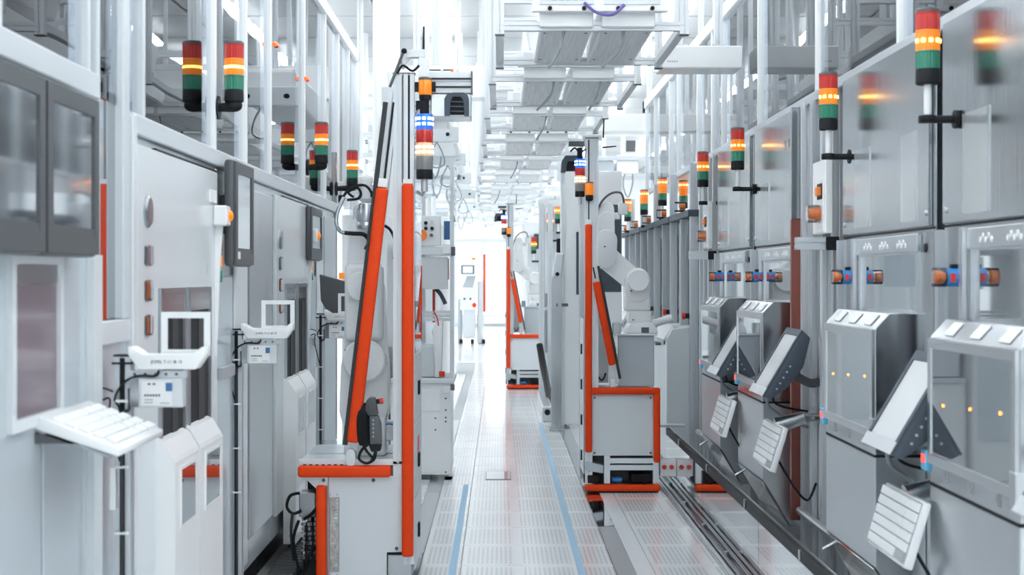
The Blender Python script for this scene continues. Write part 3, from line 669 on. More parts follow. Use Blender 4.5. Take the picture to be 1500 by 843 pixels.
def e_stop(label, Y, X, Zc, sc=1.0):
    t = thing('guarded_switch', label, 'switch', (X, Y, Zc), 'blue guarded switches')
    obj('blue_body', B().cyl((X+.0, Y, Zc), (X+.055*sc, Y, Zc), .03*sc, n=20), 'blue', t, True)
    obj('clear_guard', B().cyl((X-.04*sc, Y, Zc), (X, Y, Zc), .031*sc, n=20), 'clear_plastic', t, True)
    obj('red_knob', B().lathe([(.014*sc, 0), (.014*sc, .01), (.022*sc, .014), (.022*sc, .03), (.018*sc, .034)], (X-.002, Y, Zc), 16, Euler((0, R(-90), 0)).to_matrix().to_4x4()), 'orange_small', t, True)
    for k in range(2): obj('slot', B().box((X+.008+.026*k, Y-.031*sc, Zc-.015), (X+.024+.026*k, Y-.029*sc, Zc+.012)), 'red', t)
    obj('top_clip', B().box((X+.015, Y-.012, Zc+.028*sc), (X+.038, Y+.012, Zc+.042*sc), .003, 1), 'black', t)
    return t
for i, y0 in enumerate((3.78, 5.28, 7.58, 9.085)):
    steel_unit(y0, i)
for lab, px in (('nearest blue guarded switch with an orange knob, right of a bright frame post', 1385), ('second blue guarded switch with an orange knob, below the white switch box', 1233),
                ('third blue guarded switch, above the third tilted monitor', 1102), ('fourth blue guarded switch, farthest along the steel cabinets', 1048)):
    e_stop(lab, Yr(px, 1.425), 1.425, 1.497)

# gaps between cabinet pairs: posts, end panel with painted red reflection, white switch box, cable duct
def gap_post(ya, yb, i, which):
    t = thing('post_bay', 'alu post bay with a white switch box %s' % which, 'frame', (XR, ya, 0), 'post bays')
    for k in range(4):
        y = ya+.05+(yb-ya-.1)*k/3
        obj('post', B().profile((XR, y, 0), (XR, y, 2.35), .05), 'alu_light' if k % 2 else 'alu', t)
    obj('back_panel', B().box((XR+.05, ya, .02), (XR+.08, yb, 2.3)), 'steel', t)
    obj('white_panel', B().box((XR+.005, ya+.3, .1), (XR+.03, ya+.55, 1.2)), 'white', t)
    obj('kick_rail', B().cyl((XR-.03, ya, .35), (XR-.03, yb-.03, .35), .02, n=10), 'alu', t, True)
    bx = thing('switch_box', 'white switch box with orange rotary knobs %s' % which, 'switch', (XR-.05, ya+.1, 1.7), 'white switch boxes')
    a, b = ya+.02, ya+.30
    obj('casing', B().box((XR-.06, a, 1.69), (XR-.026, b, 2.02), .004, 1), 'white_gloss', bx)
    obj('face_plate', B().box((XR-.064, a+.03, 1.70), (XR-.06, b-.09, 1.93)), 'white', bx)
    obj('lever', B().box((XR-.085, a+.06, 1.86), (XR-.064, a+.12, 1.90), .004, 1), 'orange_small', bx)
    obj('lever_plate', B().box((XR-.067, a+.05, 1.845), (XR-.064, a+.15, 1.915)), 'black', bx)
    obj('knob', B().lathe([(.026, 0), (.026, .02), (.02, .05), (.018, .055)], (XR-.064, a+.10, 1.78), 16, Euler((0, R(-90), 0)).to_matrix().to_4x4()), 'orange_small', bx, True)
    obj('knob_guard', B().cyl((XR-.12, a+.10, 1.78), (XR-.063, a+.10, 1.78), .04, n=20), 'clear_plastic', bx, True)
    dc = thing('cable_duct', 'silver black-capped cable duct under the switch box %s' % which, 'duct', (XR-.05, ya, 1.62), 'silver cable ducts')
    obj('channel', B().profile((XR-.19, ya+.03, 1.645), (XR-.027, ya+.03, 1.645), .055, up=(0, 0, 1)), 'alu', dc)
    obj('end_cap', B().box((XR-.062, ya-.006, 1.615), (XR-.004, ya+.002, 1.675), .003, 1), 'black', dc)
gap_post(6.77, 7.56, 0, 'between the second and third steel cabinets')
gap_post(10.6, 11.4, 1, 'beyond the fourth steel cabinet')
t = thing('painted_reflection_panel', 'upright steel end panel with painted dull red reflection between the steel cabinet pairs', 'panel', (1.53, 7.5, 0))
obj('red_reflection_lower', B().box((1.432, 7.545, .3), (1.52, 7.575, 1.78), .003, 1), 'red_reflection_paint', t)  # red reflection in the steel end, put into the base colour
obj('steel_upper', B().box((1.432, 7.545, 1.78), (1.52, 7.575, 2.33), .003, 1), 'steel', t)

# glass enclosure above the steel cabinets
t = thing('glass_enclosure', 'clear glazed enclosure with slim posts above the right steel cabinets', 'enclosure', (XR, 8, 2.35))
posts = [3.4, 4.6, 5.75, 7.23, 8.86, 10.3, 10.8, 11.6, 12.9, 13.5, 14.8, 15.7]
for i, y in enumerate(posts):
    wd = .05 if i in (3, 6) else .03
    obj('post', B().box((XR-.012, y-wd/2, 2.36), (XR+.03, y+wd/2, 3.25), .003, 1), 'white', t)
    if i: obj('pane', B().box((XR+.006, posts[i-1]+.02, 2.37), (XR+.012, y-.02, 3.22)), 'glass', t)
obj('bottom_rail', B().box((XR-.014, 3.4, 2.33), (XR+.03, 15.7, 2.375), .003, 1), 'alu', t)
obj('top_beam', B().box((XR-.02, 3.4, 3.22), (XR+.05, 15.8, 3.31), .004, 1), 'white', t)
for k in range(4): obj('cross_beam', B().box((XR+.05, 4.6+3.1*k, 3.23), (XR+1.6, 4.66+3.1*k, 3.29)), 'white', t)
obj('end_clip', B().box((XR-.03, 15.75, 3.18), (XR+.03, 15.82, 3.3), .004, 1), 'black', t)
tag(obj('inner_ledge', B().box((XR+.01, 3.4, 2.352), (XR+1.6, 15.7, 2.372)), 'white'), 'white deck inside the right glass enclosure', 'deck')
for k in range(5):
    y = 4.6+2.2*k
    t = thing('transfer_unit', '%s white transfer unit from the camera inside the right enclosure' % NTH[k], 'machine', (2.2, y, 2.4), 'transfer units in the right enclosure')
    obj('carriage', B().box((2.0, y, 2.55), (2.7, y+1.2, 2.8), .03, 2), 'white', t)
    obj('rail', B().profile((1.9, y-.3, 2.85), (1.9, y+1.9, 2.85), .06, up=(0, 0, 1)), 'alu_light', t)
    obj('side_plate', B().box((1.96, y+.1, 2.45), (1.98, y+.9, 2.75), .004, 1), 'steel_light', t)
    obj('cable', B().tube([(1.95, y+.2, 2.8), (1.93, y+.3, 2.55), (1.93, y+.45, 2.5), (1.95, y+.55, 2.8)], .008, 6), 'grey_cable', t, True)
    for q in range(2): obj('hanger', B().profile((1.9, y+.1+q*1.0, 2.88), (1.9, y+.1+q*1.0, HZ-.02), .05), 'alu_light', t)

# farther load ports behind the right robot
for k in range(5):
    y = 11.5+1.35*k
    t = thing('load_port', '%s load port with dark doors and white lower box behind the right robot' % NTH[k], 'machine', (XR, y+.6, 0), 'load ports')
    obj('body', B().box((XR, y, .02), (XR+.4, y+1.3, 1.95), .004, 1), 'steel', t)
    for q in range(2):
        obj('post', B().profile((XR-.04, y+.05+.62*q, 0), (XR-.04, y+.05+.62*q, 2.35 if q == 0 else 1.95), .06), 'alu', t)
        obj('dark_door', rpanel(y+.12+.62*q, y+.60+.6*q, 1.0, 1.85, .012), 'steel_dark' if q else 'slate', t)
    obj('lower_box', B().prism([(XR, .1), (1.26, .1), (1.26, 1.02), (1.30, 1.10), (XR, 1.12)], 'y', y+.1, y+1.1, .004, 1), 'cabinet_white', t)
    obj('sloped_lid', B().prism([(1.24, 1.02), (1.31, 1.13), (1.33, 1.125), (1.25, 1.01)], 'y', y+.15, y+.95), 'white_gloss', t)
    obj('handle', B().box((1.22, y+.5, .96), (1.26, y+.8, .98)), 'dark_grey', t)
    obj('catch', B().box((1.255, y+.2, .98), (1.26, y+.26, 1.02)), 'black', t)
    bt = obj('button_body', B().cyl((1.40, y+.1, 1.2), (XR, y+.1, 1.2), .02, n=12), 'black', t, True)
    obj('red_button', B().cyl((1.375, y+.1, 1.2), (1.40, y+.1, 1.2), .026, n=14), 'red', t, True)
    obj('top_duct', B().box((XR-.09, y, 1.95), (XR+.1, y+1.3, 2.0), .003, 1), 'slate', t)
    kn = obj('clear_knob', B().cyl((XR-.14, y+.45, 2.04), (XR-.06, y+.45, 2.04), .04, n=14), 'clear_plastic', t, True)
    obj('knob', B().cyl((XR-.10, y+.45, 2.04), (XR-.06, y+.45, 2.04), .025, n=12), 'orange_small', kn, True)
# floor track with polished guard panel
t = thing('floor_track', 'steel floor track running along the right robot path', 'track', (1.19, 8.5, 0))
obj('bed', B().box((1.14, 5.5, -.01), (1.24, 20, .012)), 'steel_light', t)
for k, (a, b, h) in enumerate(((1.145, 1.16, .03), (1.165, 1.185, .042), (1.205, 1.228, .05))):
    obj('rail', B().box((a, 5.5, .012), (b, 20, h), .003, 1), 'steel' if k else 'alu', t)
for k in range(8): obj('stop_bolt', B().cyl((1.195, 6.3+.9*k, .012), (1.195, 6.3+.9*k, .05), .012, n=10), 'steel_light', t, True)
t = thing('guard_panel', 'low polished guard panel with black top channel beside the floor track', 'guard', (1.232, 8.5, 0))
for k in range(3):
    obj('panel', B().box((1.232, 5.3+2.02*k, .0), (1.238, 7.31+2.02*k, .345)), 'mirror_steel', t)
obj('top_channel', B().box((1.222, 5.2, .335), (1.25, 11.3, .385), .003, 1), 'black', t)
obj('top_edge', B().box((1.2435, 5.2, .385), (1.252, 11.3, .392)), 'steel_light', t)
for k in range(4): obj('clip', B().box((1.212, 6.2+1.4*k, .35), (1.224, 6.24+1.4*k, .392)), 'steel', t)
obj('end_lever', B().cyl((1.10, 11.32, .40), (1.36, 11.32, .40), .014, n=10), 'steel_light', t, True)

# ================================================================ ROBOT CARTS
def hull2(p0, r0, p1, r1, n=14):                     # outline of two circles joined by their tangents
    pts = [(p[0]+r*math.cos(2*math.pi*k/(2*n)), p[1]+r*math.sin(2*math.pi*k/(2*n))) for p, r in ((p0, r0), (p1, r1)) for k in range(2*n)]
    pts = sorted(set((round(a, 6), round(b, 6)) for a, b in pts))
    def half(ps):
        h = []
        for p in ps:
            while len(h) > 1 and (h[-1][0]-h[-2][0])*(p[1]-h[-2][1])-(h[-1][1]-h[-2][1])*(p[0]-h[-2][0]) <= 0: h.pop()
            h.append(p)
        return h
    lo, up = half(pts), half(pts[::-1]); return lo[:-1]+up[:-1]
def link(p0, r0, p1, r1, y0, y1, bev=.02): return B().prism(hull2(p0, r0, p1, r1), 'y', y0, y1, bev, 3)
def disc(px, pz, y0, y1, r, bev=.008): return B().lathe([(r, 0), (r, abs(y1-y0)-bev), (r-bev, abs(y1-y0)), (.002, abs(y1-y0))], (px, y1, pz), 32, Euler((R(90), 0, 0)).to_matrix().to_4x4())
def pad(a, b, bev=.014): return B().box(a, b, bev, 3)
def side_lights(t, cx, y, z, sc=1.0):                  # upside-down blue/red/white/clear signal column of a cart
    r = .041*sc
    def cyl(nm, z0, z1, m, rr=r, par=t): return obj(nm, B().lathe([(rr*.97, 0), (rr, .003), (rr, (z1-z0)-.003), (rr*.97, z1-z0)], (cx, y, z0)), m, par, True)
    cyl('mount', z-.002, z+.09*sc, 'black', r*.55)
    b = cyl('blue_lens', z-.075*sc, z, 'lens_blue'); cyl('red_lens', z-.137*sc, z-.075*sc, 'lens_red'); w_ = cyl('white_lens', z-.20*sc, z-.137*sc, 'lens_white')
    cyl('clear_lens', z-.265*sc, z-.20*sc, 'lens_clear'); cyl('end_cap', z-.31*sc, z-.265*sc, 'black', r*.97)
    cyl('cable_gland', z-.37*sc, z-.31*sc, 'alu', r*.4)
    for k in range(5):
        a = R(195+37*k)
        for zz, m, p in ((z-.022*sc, 'led_blue', b), (z-.048*sc, 'led_blue', b), (z-.157*sc, 'led_white', w_), (z-.182*sc, 'led_white', w_)):
            obj('led', B().obox((cx+r*math.cos(a), y+r*math.sin(a), zz), (.005, .017*sc, .013*sc), Euler((0, 0, a))), m, p)

# ---- left cart
F = 7.35
def lx(p): return PX(p, F)
def lz(p): return PZ(p, F)
t = thing('robot_cart', 'nearer robot cart on the left with orange edge pads and tall mast', 'robot cart', (-.65, F+.36, 0), 'robot carts')
D = .72
obj('cabinet', B().prism([(lx(480), .03), (lx(566), .03), (lx(566), lz(810)), (lx(590), lz(810)), (lx(590), lz(698)), (lx(480), lz(698))], 'y', F+.012, F+D, .002, 1), 'white', t)
fp = obj('front_panel', B().prism([(lx(482), .02), (lx(565), .02), (lx(565), lz(809)), (lx(590), lz(809)), (lx(590), lz(698)), (lx(482), lz(698))], 'y', F, F+.012, .0015, 1), 'cabinet_white', t)
for px, py in ((547, 704), (581, 804), (474, 704)): obj('bolt', B().cyl((lx(px), F-.004, lz(py)), (lx(px), F+.001, lz(py)), .009, n=12), 'dark_grey', t, True)
gl = obj('gauge_window', B().box((lx(482.5), F-.006, lz(838)), (lx(497), F-.001, lz(729)), .003, 1), 'steel_dark', t)
for k in range(20): obj('gauge_rung', B().box((lx(484), F-.009, lz(835-5.3*k)), (lx(495.5), F-.006, lz(831.5-5.3*k))), 'silver_pattern', gl)
for px, py in ((484, 725), (494, 725), (484, 842), (494, 842)): obj('screw', B().cyl((lx(px), F-.003, lz(py)), (lx(px), F, lz(py)), .004, n=8), 'ink_grey', gl)
obj('corner_bracket', B().box((lx(466), F+.002, lz(712)), (lx(480), F+.04, lz(700))), 'alu', t)
obj('corner_post', B().profile((lx(472), F+.05, .02), (lx(472), F+.05, lz(700)), .045), 'alu', t)
obj('edge_pad', pad((lx(437), F-.035, lz(699)), (lx(573), F+.035, lz(682))), 'orange', t, True)
obj('edge_pad', pad((lx(463), F-.02, .0), (lx(478), F+.03, lz(711))), 'orange', t, True)
tp = obj('table_top', B().box((lx(438), F+.0, lz(681)), (lx(590), F+D, lz(676)), .002, 1), 'cabinet_white', t)
obj('table_lip', B().box((lx(438), F-.004, lz(682)), (lx(576), F+.004, lz(673)), .001, 1), 'alu_light', t)
for k in range(7): obj('slot_mark', B().box((lx(444+9*k), F-.006, lz(682)), (lx(449+9*k), F-.003, lz(680.5))), 'black', t)
obj('gusset', B().prism([(lx(444), lz(699)), (lx(468), lz(699)), (lx(468), lz(722))], 'y', F+.01, F+.03), 'alu_light', t)
obj('clear_tray', B().prism([(lx(440), lz(676)), (lx(575), lz(676)), (lx(575), lz(655)), (lx(458), lz(655))], 'y', F+.3, F+.31), 'clear_plastic', t)
# mast
mp_ = obj('mast', B().profile((lx(583), F+.03, lz(698)), (lx(583), F+.03, lz(108)), .047, .06), 'alu_light', t)
obj('mast', B().profile((lx(599), F+.03, .12), (lx(599), F+.03, lz(108)), .05, .06), 'alu_light', t)
obj('mast_strip', B().box((lx(597.2), F+.0, lz(268)), (lx(600.6), F+.006, lz(110))), 'black', t)
obj('mast_strip', B().box((lx(588.6), F-.002, lz(268)), (lx(589.8), F+.006, lz(110))), 'black', t)
obj('mast_cap', B().box((lx(575), F-.002, lz(108)), (lx(608), F+.062, lz(106.5))), 'dark_grey', t)
obj('edge_pad', pad((lx(589), F-.04, lz(815)), (lx(606), F+.0, lz(270))), 'orange', t, True)
obj('pad_end', B().box((lx(590.5), F-.03, lz(270)), (lx(605), F+.0, lz(263)), .002, 1), 'white_gloss', t)
# rear mast and side panels
obj('rear_mast', B().profile((-.435, F+D-.03, .03), (-.435, F+D-.03, 2.2), .045), 'alu_light', t)
obj('edge_pad', pad((-.455, F+D-.075, 1.157), (-.405, F+D-.052, 1.56), .01), 'orange', t, True)
for k, (z0, z1) in enumerate(((.08, .42), (.43, .78), (.79, 1.12))):
    sp_ = obj('side_panel', B().box((-.414, F+.07, z0), (-.408, F+D-.06, z1), .002, 1), 'alu_light', t)
    obj('latch', B().box((-.408, F+.3, z0+.12), (-.398, F+.36, z0+.19), .003, 1), 'black', sp_)
obj('side_pane', B().box((-.414, F+.07, 1.13), (-.408, F+D-.06, 2.15)), 'glass', t)
obj('warning_plate', B().box((-.408, F+.30, .62), (-.405, F+.42, .70)), 'red', t)
obj('undertray', B().box((lx(567), F+.03, .06), (-.42, F+D, lz(815)), .004, 1), 'steel_dark', t)
# slanted brace with pad
a, b = Vector((lx(577), F-.0, lz(135))), Vector((lx(516), F-.0, lz(660)))
obj('slanted_rail', B().profile((a.x, F+.03, a.z), (b.x, F+.03, b.z), .05, .05), 'alu_light', t)
def along(py): 
    k = (lz(py)-a.z)/(b.z-a.z); return a.x+(b.x-a.x)*k
obj('slanted_strip', B().bar((along(150)-.034, F+.0, lz(150)), (along(652)-.038, F+.0, lz(652)), .022, .03), 'rubber', t)
obj('slanted_strip', B().bar((along(150)+.004, F+.0, lz(150)), (along(262)+.004, F+.0, lz(262)), .010, .006), 'black', t)
obj('slanted_pad', B().bar((along(276), F-.02, lz(276)), (along(648), F-.02, lz(648)), .058, .045, .014, 3), 'orange', t, True)
obj('pad_end', B().bar((along(262), F-.015, lz(262)), (along(275), F-.015, lz(275)), .045, .03, .003, 1), 'white_gloss', t)
obj('brace_foot', B().prism(hull2((lx(514), lz(664)), .022, (lx(514), lz(676)), .024), 'y', F-.02, F+.05, .003, 1), 'alu_light', t)
# gas strut at the top
obj('strut', B().cyl((lx(591), F-.005, lz(76)), (lx(571), F-.005, lz(128)), .007, n=10), 'dark_grey', t, True)
obj('strut_ball', B().sph((lx(592), F-.005, lz(75)), .014), 'black', t, True)
obj('top_plate', B().prism([(lx(595), lz(84)), (lx(595), lz(74)), (lx(622), lz(72)), (lx(622), lz(84))], 'y', F+.0, F+.05, .002, 1), 'alu_light', t)
obj('top_cable', B().tube([(lx(582), F, lz(108)), (lx(590), F, lz(96)), (lx(604), F, lz(104)), (lx(614), F, lz(96))], .006, 6), 'black', t, True)
obj('top_hose', B().tube([(lx(588), F+.02, lz(100)), (lx(598), F+.02, lz(84)), (lx(612), F+.02, lz(80))], .010, 8), 'white', t, True)
obj('antenna', B().cyl((lx(620), F+.02, lz(73)), (lx(620.5), F+.02, lz(38)), .006, .004, n=8), 'black', t, True)
obj('post_bracket', B().box((lx(613), F+.0, lz(113)), (lx(627), F+.05, lz(84)), .003, 1), 'white_gloss', t)
# head: horizontal arm with scan head
hd = obj('head_beam', B().profile((lx(628), F+.05, lz(120)), (lx(690), F+.05, lz(120)), .06, .10, up=(0, 0, 1)), 'alu_light', t)
for py in (115, 127): obj('beam_slot', B().box((lx(630), F+.008, lz(py)-.003), (lx(690), F+.016, lz(py)+.004)), 'black', hd)
obj('beam_cap', B().box((lx(690), F+.0, lz(136)), (lx(692), F+.1, lz(104))), 'dark_grey', hd)
for px, m in ((645, 'alu'), (660, 'orange_small'), (668, 'alu')): obj('beam_fitting', B().box((lx(px), F+.03, lz(104)), (lx(px+4), F+.06, lz(100))), m, hd)
obj('beam_rod', B().cyl((lx(628), F+.04, lz(101)), (lx(662), F+.04, lz(101)), .004, n=8), 'dark_grey', hd)
hb = obj('head_box', B().box((lx(630), F+.02, lz(171)), (lx(690), F+.25, lz(136)), .006, 1), 'steel_light', t)
arch = [(lx(651), lz(170)), (lx(651), lz(145)), (lx(655), lz(138)), (lx(664), lz(136)), (lx(679), lz(136)), (lx(685), lz(139)), (lx(687), lz(146)), (lx(687), lz(170)), (lx(680), lz(170)), (lx(679), lz(148)), (lx(675), lz(142)), (lx(664), lz(142)), (lx(660), lz(148)), (lx(659), lz(170))]
obj('opening_rim', B().prism(arch, 'y', F-.01, F+.03), 'slate', hb)
obj('opening', B().box((lx(659), F+.008, lz(168)), (lx(680), F+.018, lz(142))), 'black', hb)
for k in range(3): obj('opening_slat', B().box((lx(660), F+.0, lz(150+7*k)), (lx(679), F+.008, lz(148+7*k))), 'slate', hb)
# beacon and signal column
bc = thing('amber_beacon', 'amber beacon high on the mast of the nearer left robot cart', 'signal light', (lx(623), F-.01, lz(150)))
obj('lens', B().lathe([(.029, 0), (.032, .01), (.032, .065), (.029, .072)], (lx(623), F-.015, lz(140))), 'lens_amber', bc, True)
obj('base', B().lathe([(.02, 0), (.029, .006), (.029, .028)], (lx(623), F-.015, lz(148))), 'black', bc, True)
obj('cap', B().lathe([(.032, 0), (.032, .008), (.02, .012)], (lx(623), F-.015, lz(118))), 'dark_grey', bc, True)
for q in (-1, 1): obj('side_clip', B().box((lx(623)+q*.04-.01, F-.02, lz(135)), (lx(623)+q*.04+.01, F+.0, lz(121))), 'black', bc)
obj('bracket', B().prism([(lx(609), lz(162)), (lx(609), lz(148)), (lx(630), lz(146)), (lx(626), lz(155))], 'y', F-.005, F+.01), 'black', bc)
sl = thing('cart_signal_column', 'hanging signal column with lit blue segment on the nearer left cart', 'signal light', (lx(622), F-.01, lz(262)), 'cart signal columns')
side_lights(sl, lx(622), F-.01, lz(168))
obj('hook', B().tube([(lx(622), F-.01, lz(276)), (lx(618), F+.02, lz(285)), (lx(610), F+.03, lz(280))], .008, 6), 'alu', sl, True)
# teach pendant
tpn = thing('teach_pendant', 'black teach pendant with red stop button hanging on the left cart', 'remote', (lx(545), F+.0, lz(660)))
obj('grip', B().prism([(lx(543), lz(650)), (lx(542), lz(608)), (lx(555), lz(608)), (lx(559), lz(620)), (lx(560), lz(650))], 'y', F-.05, F+.0, .006), 'dark_grey', tpn, True)
obj('head', B().prism([(lx(536), lz(600)), (lx(538), lz(586)), (lx(543), lz(581)), (lx(551), lz(582)), (lx(555), lz(607)), (lx(541), lz(609))], 'y', F-.055, F+.0, .006), 'bezel', tpn, True)
obj('boot', B().prism([(lx(541), lz(650)), (lx(560), lz(650)), (lx(558), lz(660)), (lx(545), lz(661))], 'y', F-.05, F+.0, .004), 'black', tpn)
obj('stop_button', B().cyl((lx(552), F-.03, lz(588)), (lx(557), F-.03, lz(587.5)), .012, n=14), 'black', tpn, True)
obj('stop_button_head', B().cyl((lx(557), F-.03, lz(587.5)), (lx(562), F-.03, lz(587)), .014, n=14), 'red', tpn, True)
for k in range(5): obj('key', B().box((lx(547), F-.053, lz(616+6*k)), (lx(549), F-.049, lz(613+6*k))), 'ink_grey', tpn)
for k in range(6):
    x_ = 527+2.2*k
    obj('coiled_cable', B().tube([(lx(x_+3), F-.03-.004*k, lz(594)), (lx(x_-1.5), F-.045, lz(612)), (lx(x_-1), F-.04, lz(640)), (lx(x_+3), F-.03, lz(650)), (lx(x_+4), F-.02, lz(620)), (lx(x_+4), F-.025, lz(596))], .006, 6), 'black', tpn, True)
obj('cable_loop', B().tube([(lx(530), F-.03, lz(645)), (lx(538), F-.035, lz(660)), (lx(547), F-.03, lz(672)), (lx(538), F-.03, lz(678)), (lx(527), F-.03, lz(672)), (lx(530), F-.03, lz(660)), (lx(540), F-.035, lz(650))], .007, 6), 'black', tpn, True)
obj('cable_tail', B().tube([(lx(551), F-.03, lz(661)), (lx(549), F-.03, lz(670)), (lx(545), F-.03, lz(675))], .009, 8), 'black', tpn, True)
obj('hanger', B().box((lx(528), F-.02, lz(596)), (lx(540), F+.03, lz(591)), .002, 1), 'black', tpn)
# machinery beside the cart
mc = thing('valve_block', 'grey valve block with metal couplings and cables left of the nearer cart', 'machinery', (lx(450), F+.25, 0))
Fm = F+.2
def mx(p): return PX(p, Fm)
def mz(p): return PZ(p, Fm)
obj('back_plate', B().box((mx(446), Fm+.12, .02), (mx(480), Fm+.14, mz(690))), 'black', mc)
obj('stand', B().box((mx(444), Fm+.02, 0), (mx(474), Fm+.12, mz(770)), .004, 1), 'rubber', mc)
obj('block', B().box((mx(438), Fm, mz(758)), (mx(462), Fm+.12, mz(722)), .004, 1), 'steel_dark', mc)
for k in range(3):
    cpl = B()
    for q in range(9): cpl.cyl((mx(445+9*k), Fm-.01, mz(758+7*q)), (mx(445+9*k), Fm-.01, mz(763+7*q)), .012 if q % 2 else .008, n=10)
    obj('coupling', cpl, 'steel_light', mc, True)
obj('bracket_rail', B().box((mx(423), Fm-.03, mz(786)), (mx(446), Fm+.05, mz(781))), 'alu', mc)
for k, pts in enumerate((((440, 722), (426, 726), (421, 742), (430, 752), (442, 748)), ((462, 716), (468, 736), (458, 752), (446, 760)), ((430, 752), (428, 780), (432, 820)), ((466, 760), (470, 790), (455, 812), (446, 843)), ((440, 760), (432, 790), (440, 830)))):
    obj('hose', B().tube([(mx(p), Fm-.02-.01*k, mz(q)) for p, q in pts], .008, 6), 'black' if k != 2 else 'rubber', mc, True)
cc = thing('cable_chain', 'black cable chain lying on the floor by the left machines', 'cable chain', (-1.0, 8, 0))
for k in range(26): obj('chain_link', B().box((-1.12, 6.75+.075*k, .02), (-.985, 6.805+.075*k, .075), .006, 1), 'rubber', cc)
obj('chain_tray', B().box((-1.13, 6.72, 0), (-.975, 8.75, .02)), 'dark_grey', cc)
# ---- left robot arm
A_ = F+.28
def ax(p): return PX(p, A_)
def az(p): return PZ(p, A_)
ra = thing('industrial_robot', 'white jointed robot arm standing behind the slanted orange bar', 'robot arm', (ax(535), A_, lz(676)), 'robot arms')
obj('base', B().box((ax(506), A_-.08, lz(676)), (ax(566), A_+.16, az(610)), .012, 2), 'white_gloss', ra, True)
obj('shoulder', link((ax(534), az(600)), .12, (ax(535), az(535)), .115, A_-.05, A_+.14, .03), 'white_gloss', ra, True)
obj('shoulder_disc', disc(ax(536), az(527), A_-.055, A_-.085, .105), 'white', ra, True)
obj('lower_arm', link((ax(535), az(530)), .11, (ax(534), az(425)), .095, A_+.0, A_+.12, .03), 'white_gloss', ra, True)
obj('elbow_cover', B().box((ax(506), A_-.06, az(500)), (ax(562), A_+.05, az(386)), .03, 3), 'white_gloss', ra, True)
obj('elbow_disc', disc(ax(532), az(420), A_-.06, A_-.085, .075), 'white', ra, True)
for px, py in ((517, 430), (532, 404), (509, 512), (548, 514)): obj('bolt', B().cyl((ax(px), A_-.09, az(py)), (ax(px), A_-.08, az(py)), .006, n=8), 'dark_grey', ra)
obj('forearm', link((ax(530), az(385)), .07, (ax(528), az(335)), .055, A_-.03, A_+.08, .02), 'white', ra, True)
obj('wrist_housing', B().prism([(ax(516), az(362)), (ax(518), az(305)), (ax(530), az(295)), (ax(540), az(310)), (ax(540), az(362))], 'y', A_-.02, A_+.07, .012), 'cabinet_white', ra, True)
obj('wrist_ring', B().lathe([(.05, 0), (.055, .015), (.048, .03), (.056, .05), (.05, .09), (.035, .12)], (ax(538), A_-.02, az(335)), 24), 'steel_light', ra, True)
obj('wrist_top', B().lathe([(.02, 0), (.045, .02), (.042, .09), (.03, .10)], (ax(538), A_-.02, az(298)), 24), 'white_gloss', ra, True)
obj('tool_flange', B().box((ax(530), A_-.06, az(275)), (ax(546), A_+.02, az(262)), .006, 1), 'white', ra)
obj('gripper_base', B().box((ax(496), A_-.02, az(298)), (ax(503), A_+.02, az(286)), .005, 1), 'black', ra)
for k, pts in enumerate((((503, 292), (510, 282), (522, 274), (536, 273), (545, 282), (546, 290)), ((520, 290), (512, 283), (524, 276), (530, 284), (526, 292), (510, 294)), ((540, 350), (541, 356), (536, 366)))):
    obj('cable', B().tube([(ax(p), A_-.06, az(q)) for p, q in pts], .007, 6), 'black', ra, True)
obj('grey_hose', B().tube([(ax(p), A_-.07, az(q)) for p, q in ((506, 290), (497, 310), (495, 328), (501, 340), (510, 342))], .010, 8), 'steel', ra, True)
obj('hose_end', B().tube([(ax(p), A_-.07, az(q)) for p, q in ((507, 342), (520, 343), (534, 344), (541, 350))], .011, 8), 'black', ra, True)
obj('side_hose', B().tube([(ax(p), A_+.05, az(q)) for p, q in ((561, 330), (570, 336), (577, 352), (576, 380))], .008, 6), 'black', ra, True)
obj('connector_block', B().box((ax(562), A_+.0, az(646)), (ax(576), A_+.1, az(618)), .004, 1), 'alu', ra)
obj('blue_wire', B().tube([(ax(560), A_-.01, az(624)), (ax(570), A_-.02, az(621)), (ax(578), A_-.01, az(623))], .004, 6), 'blue', ra, True)

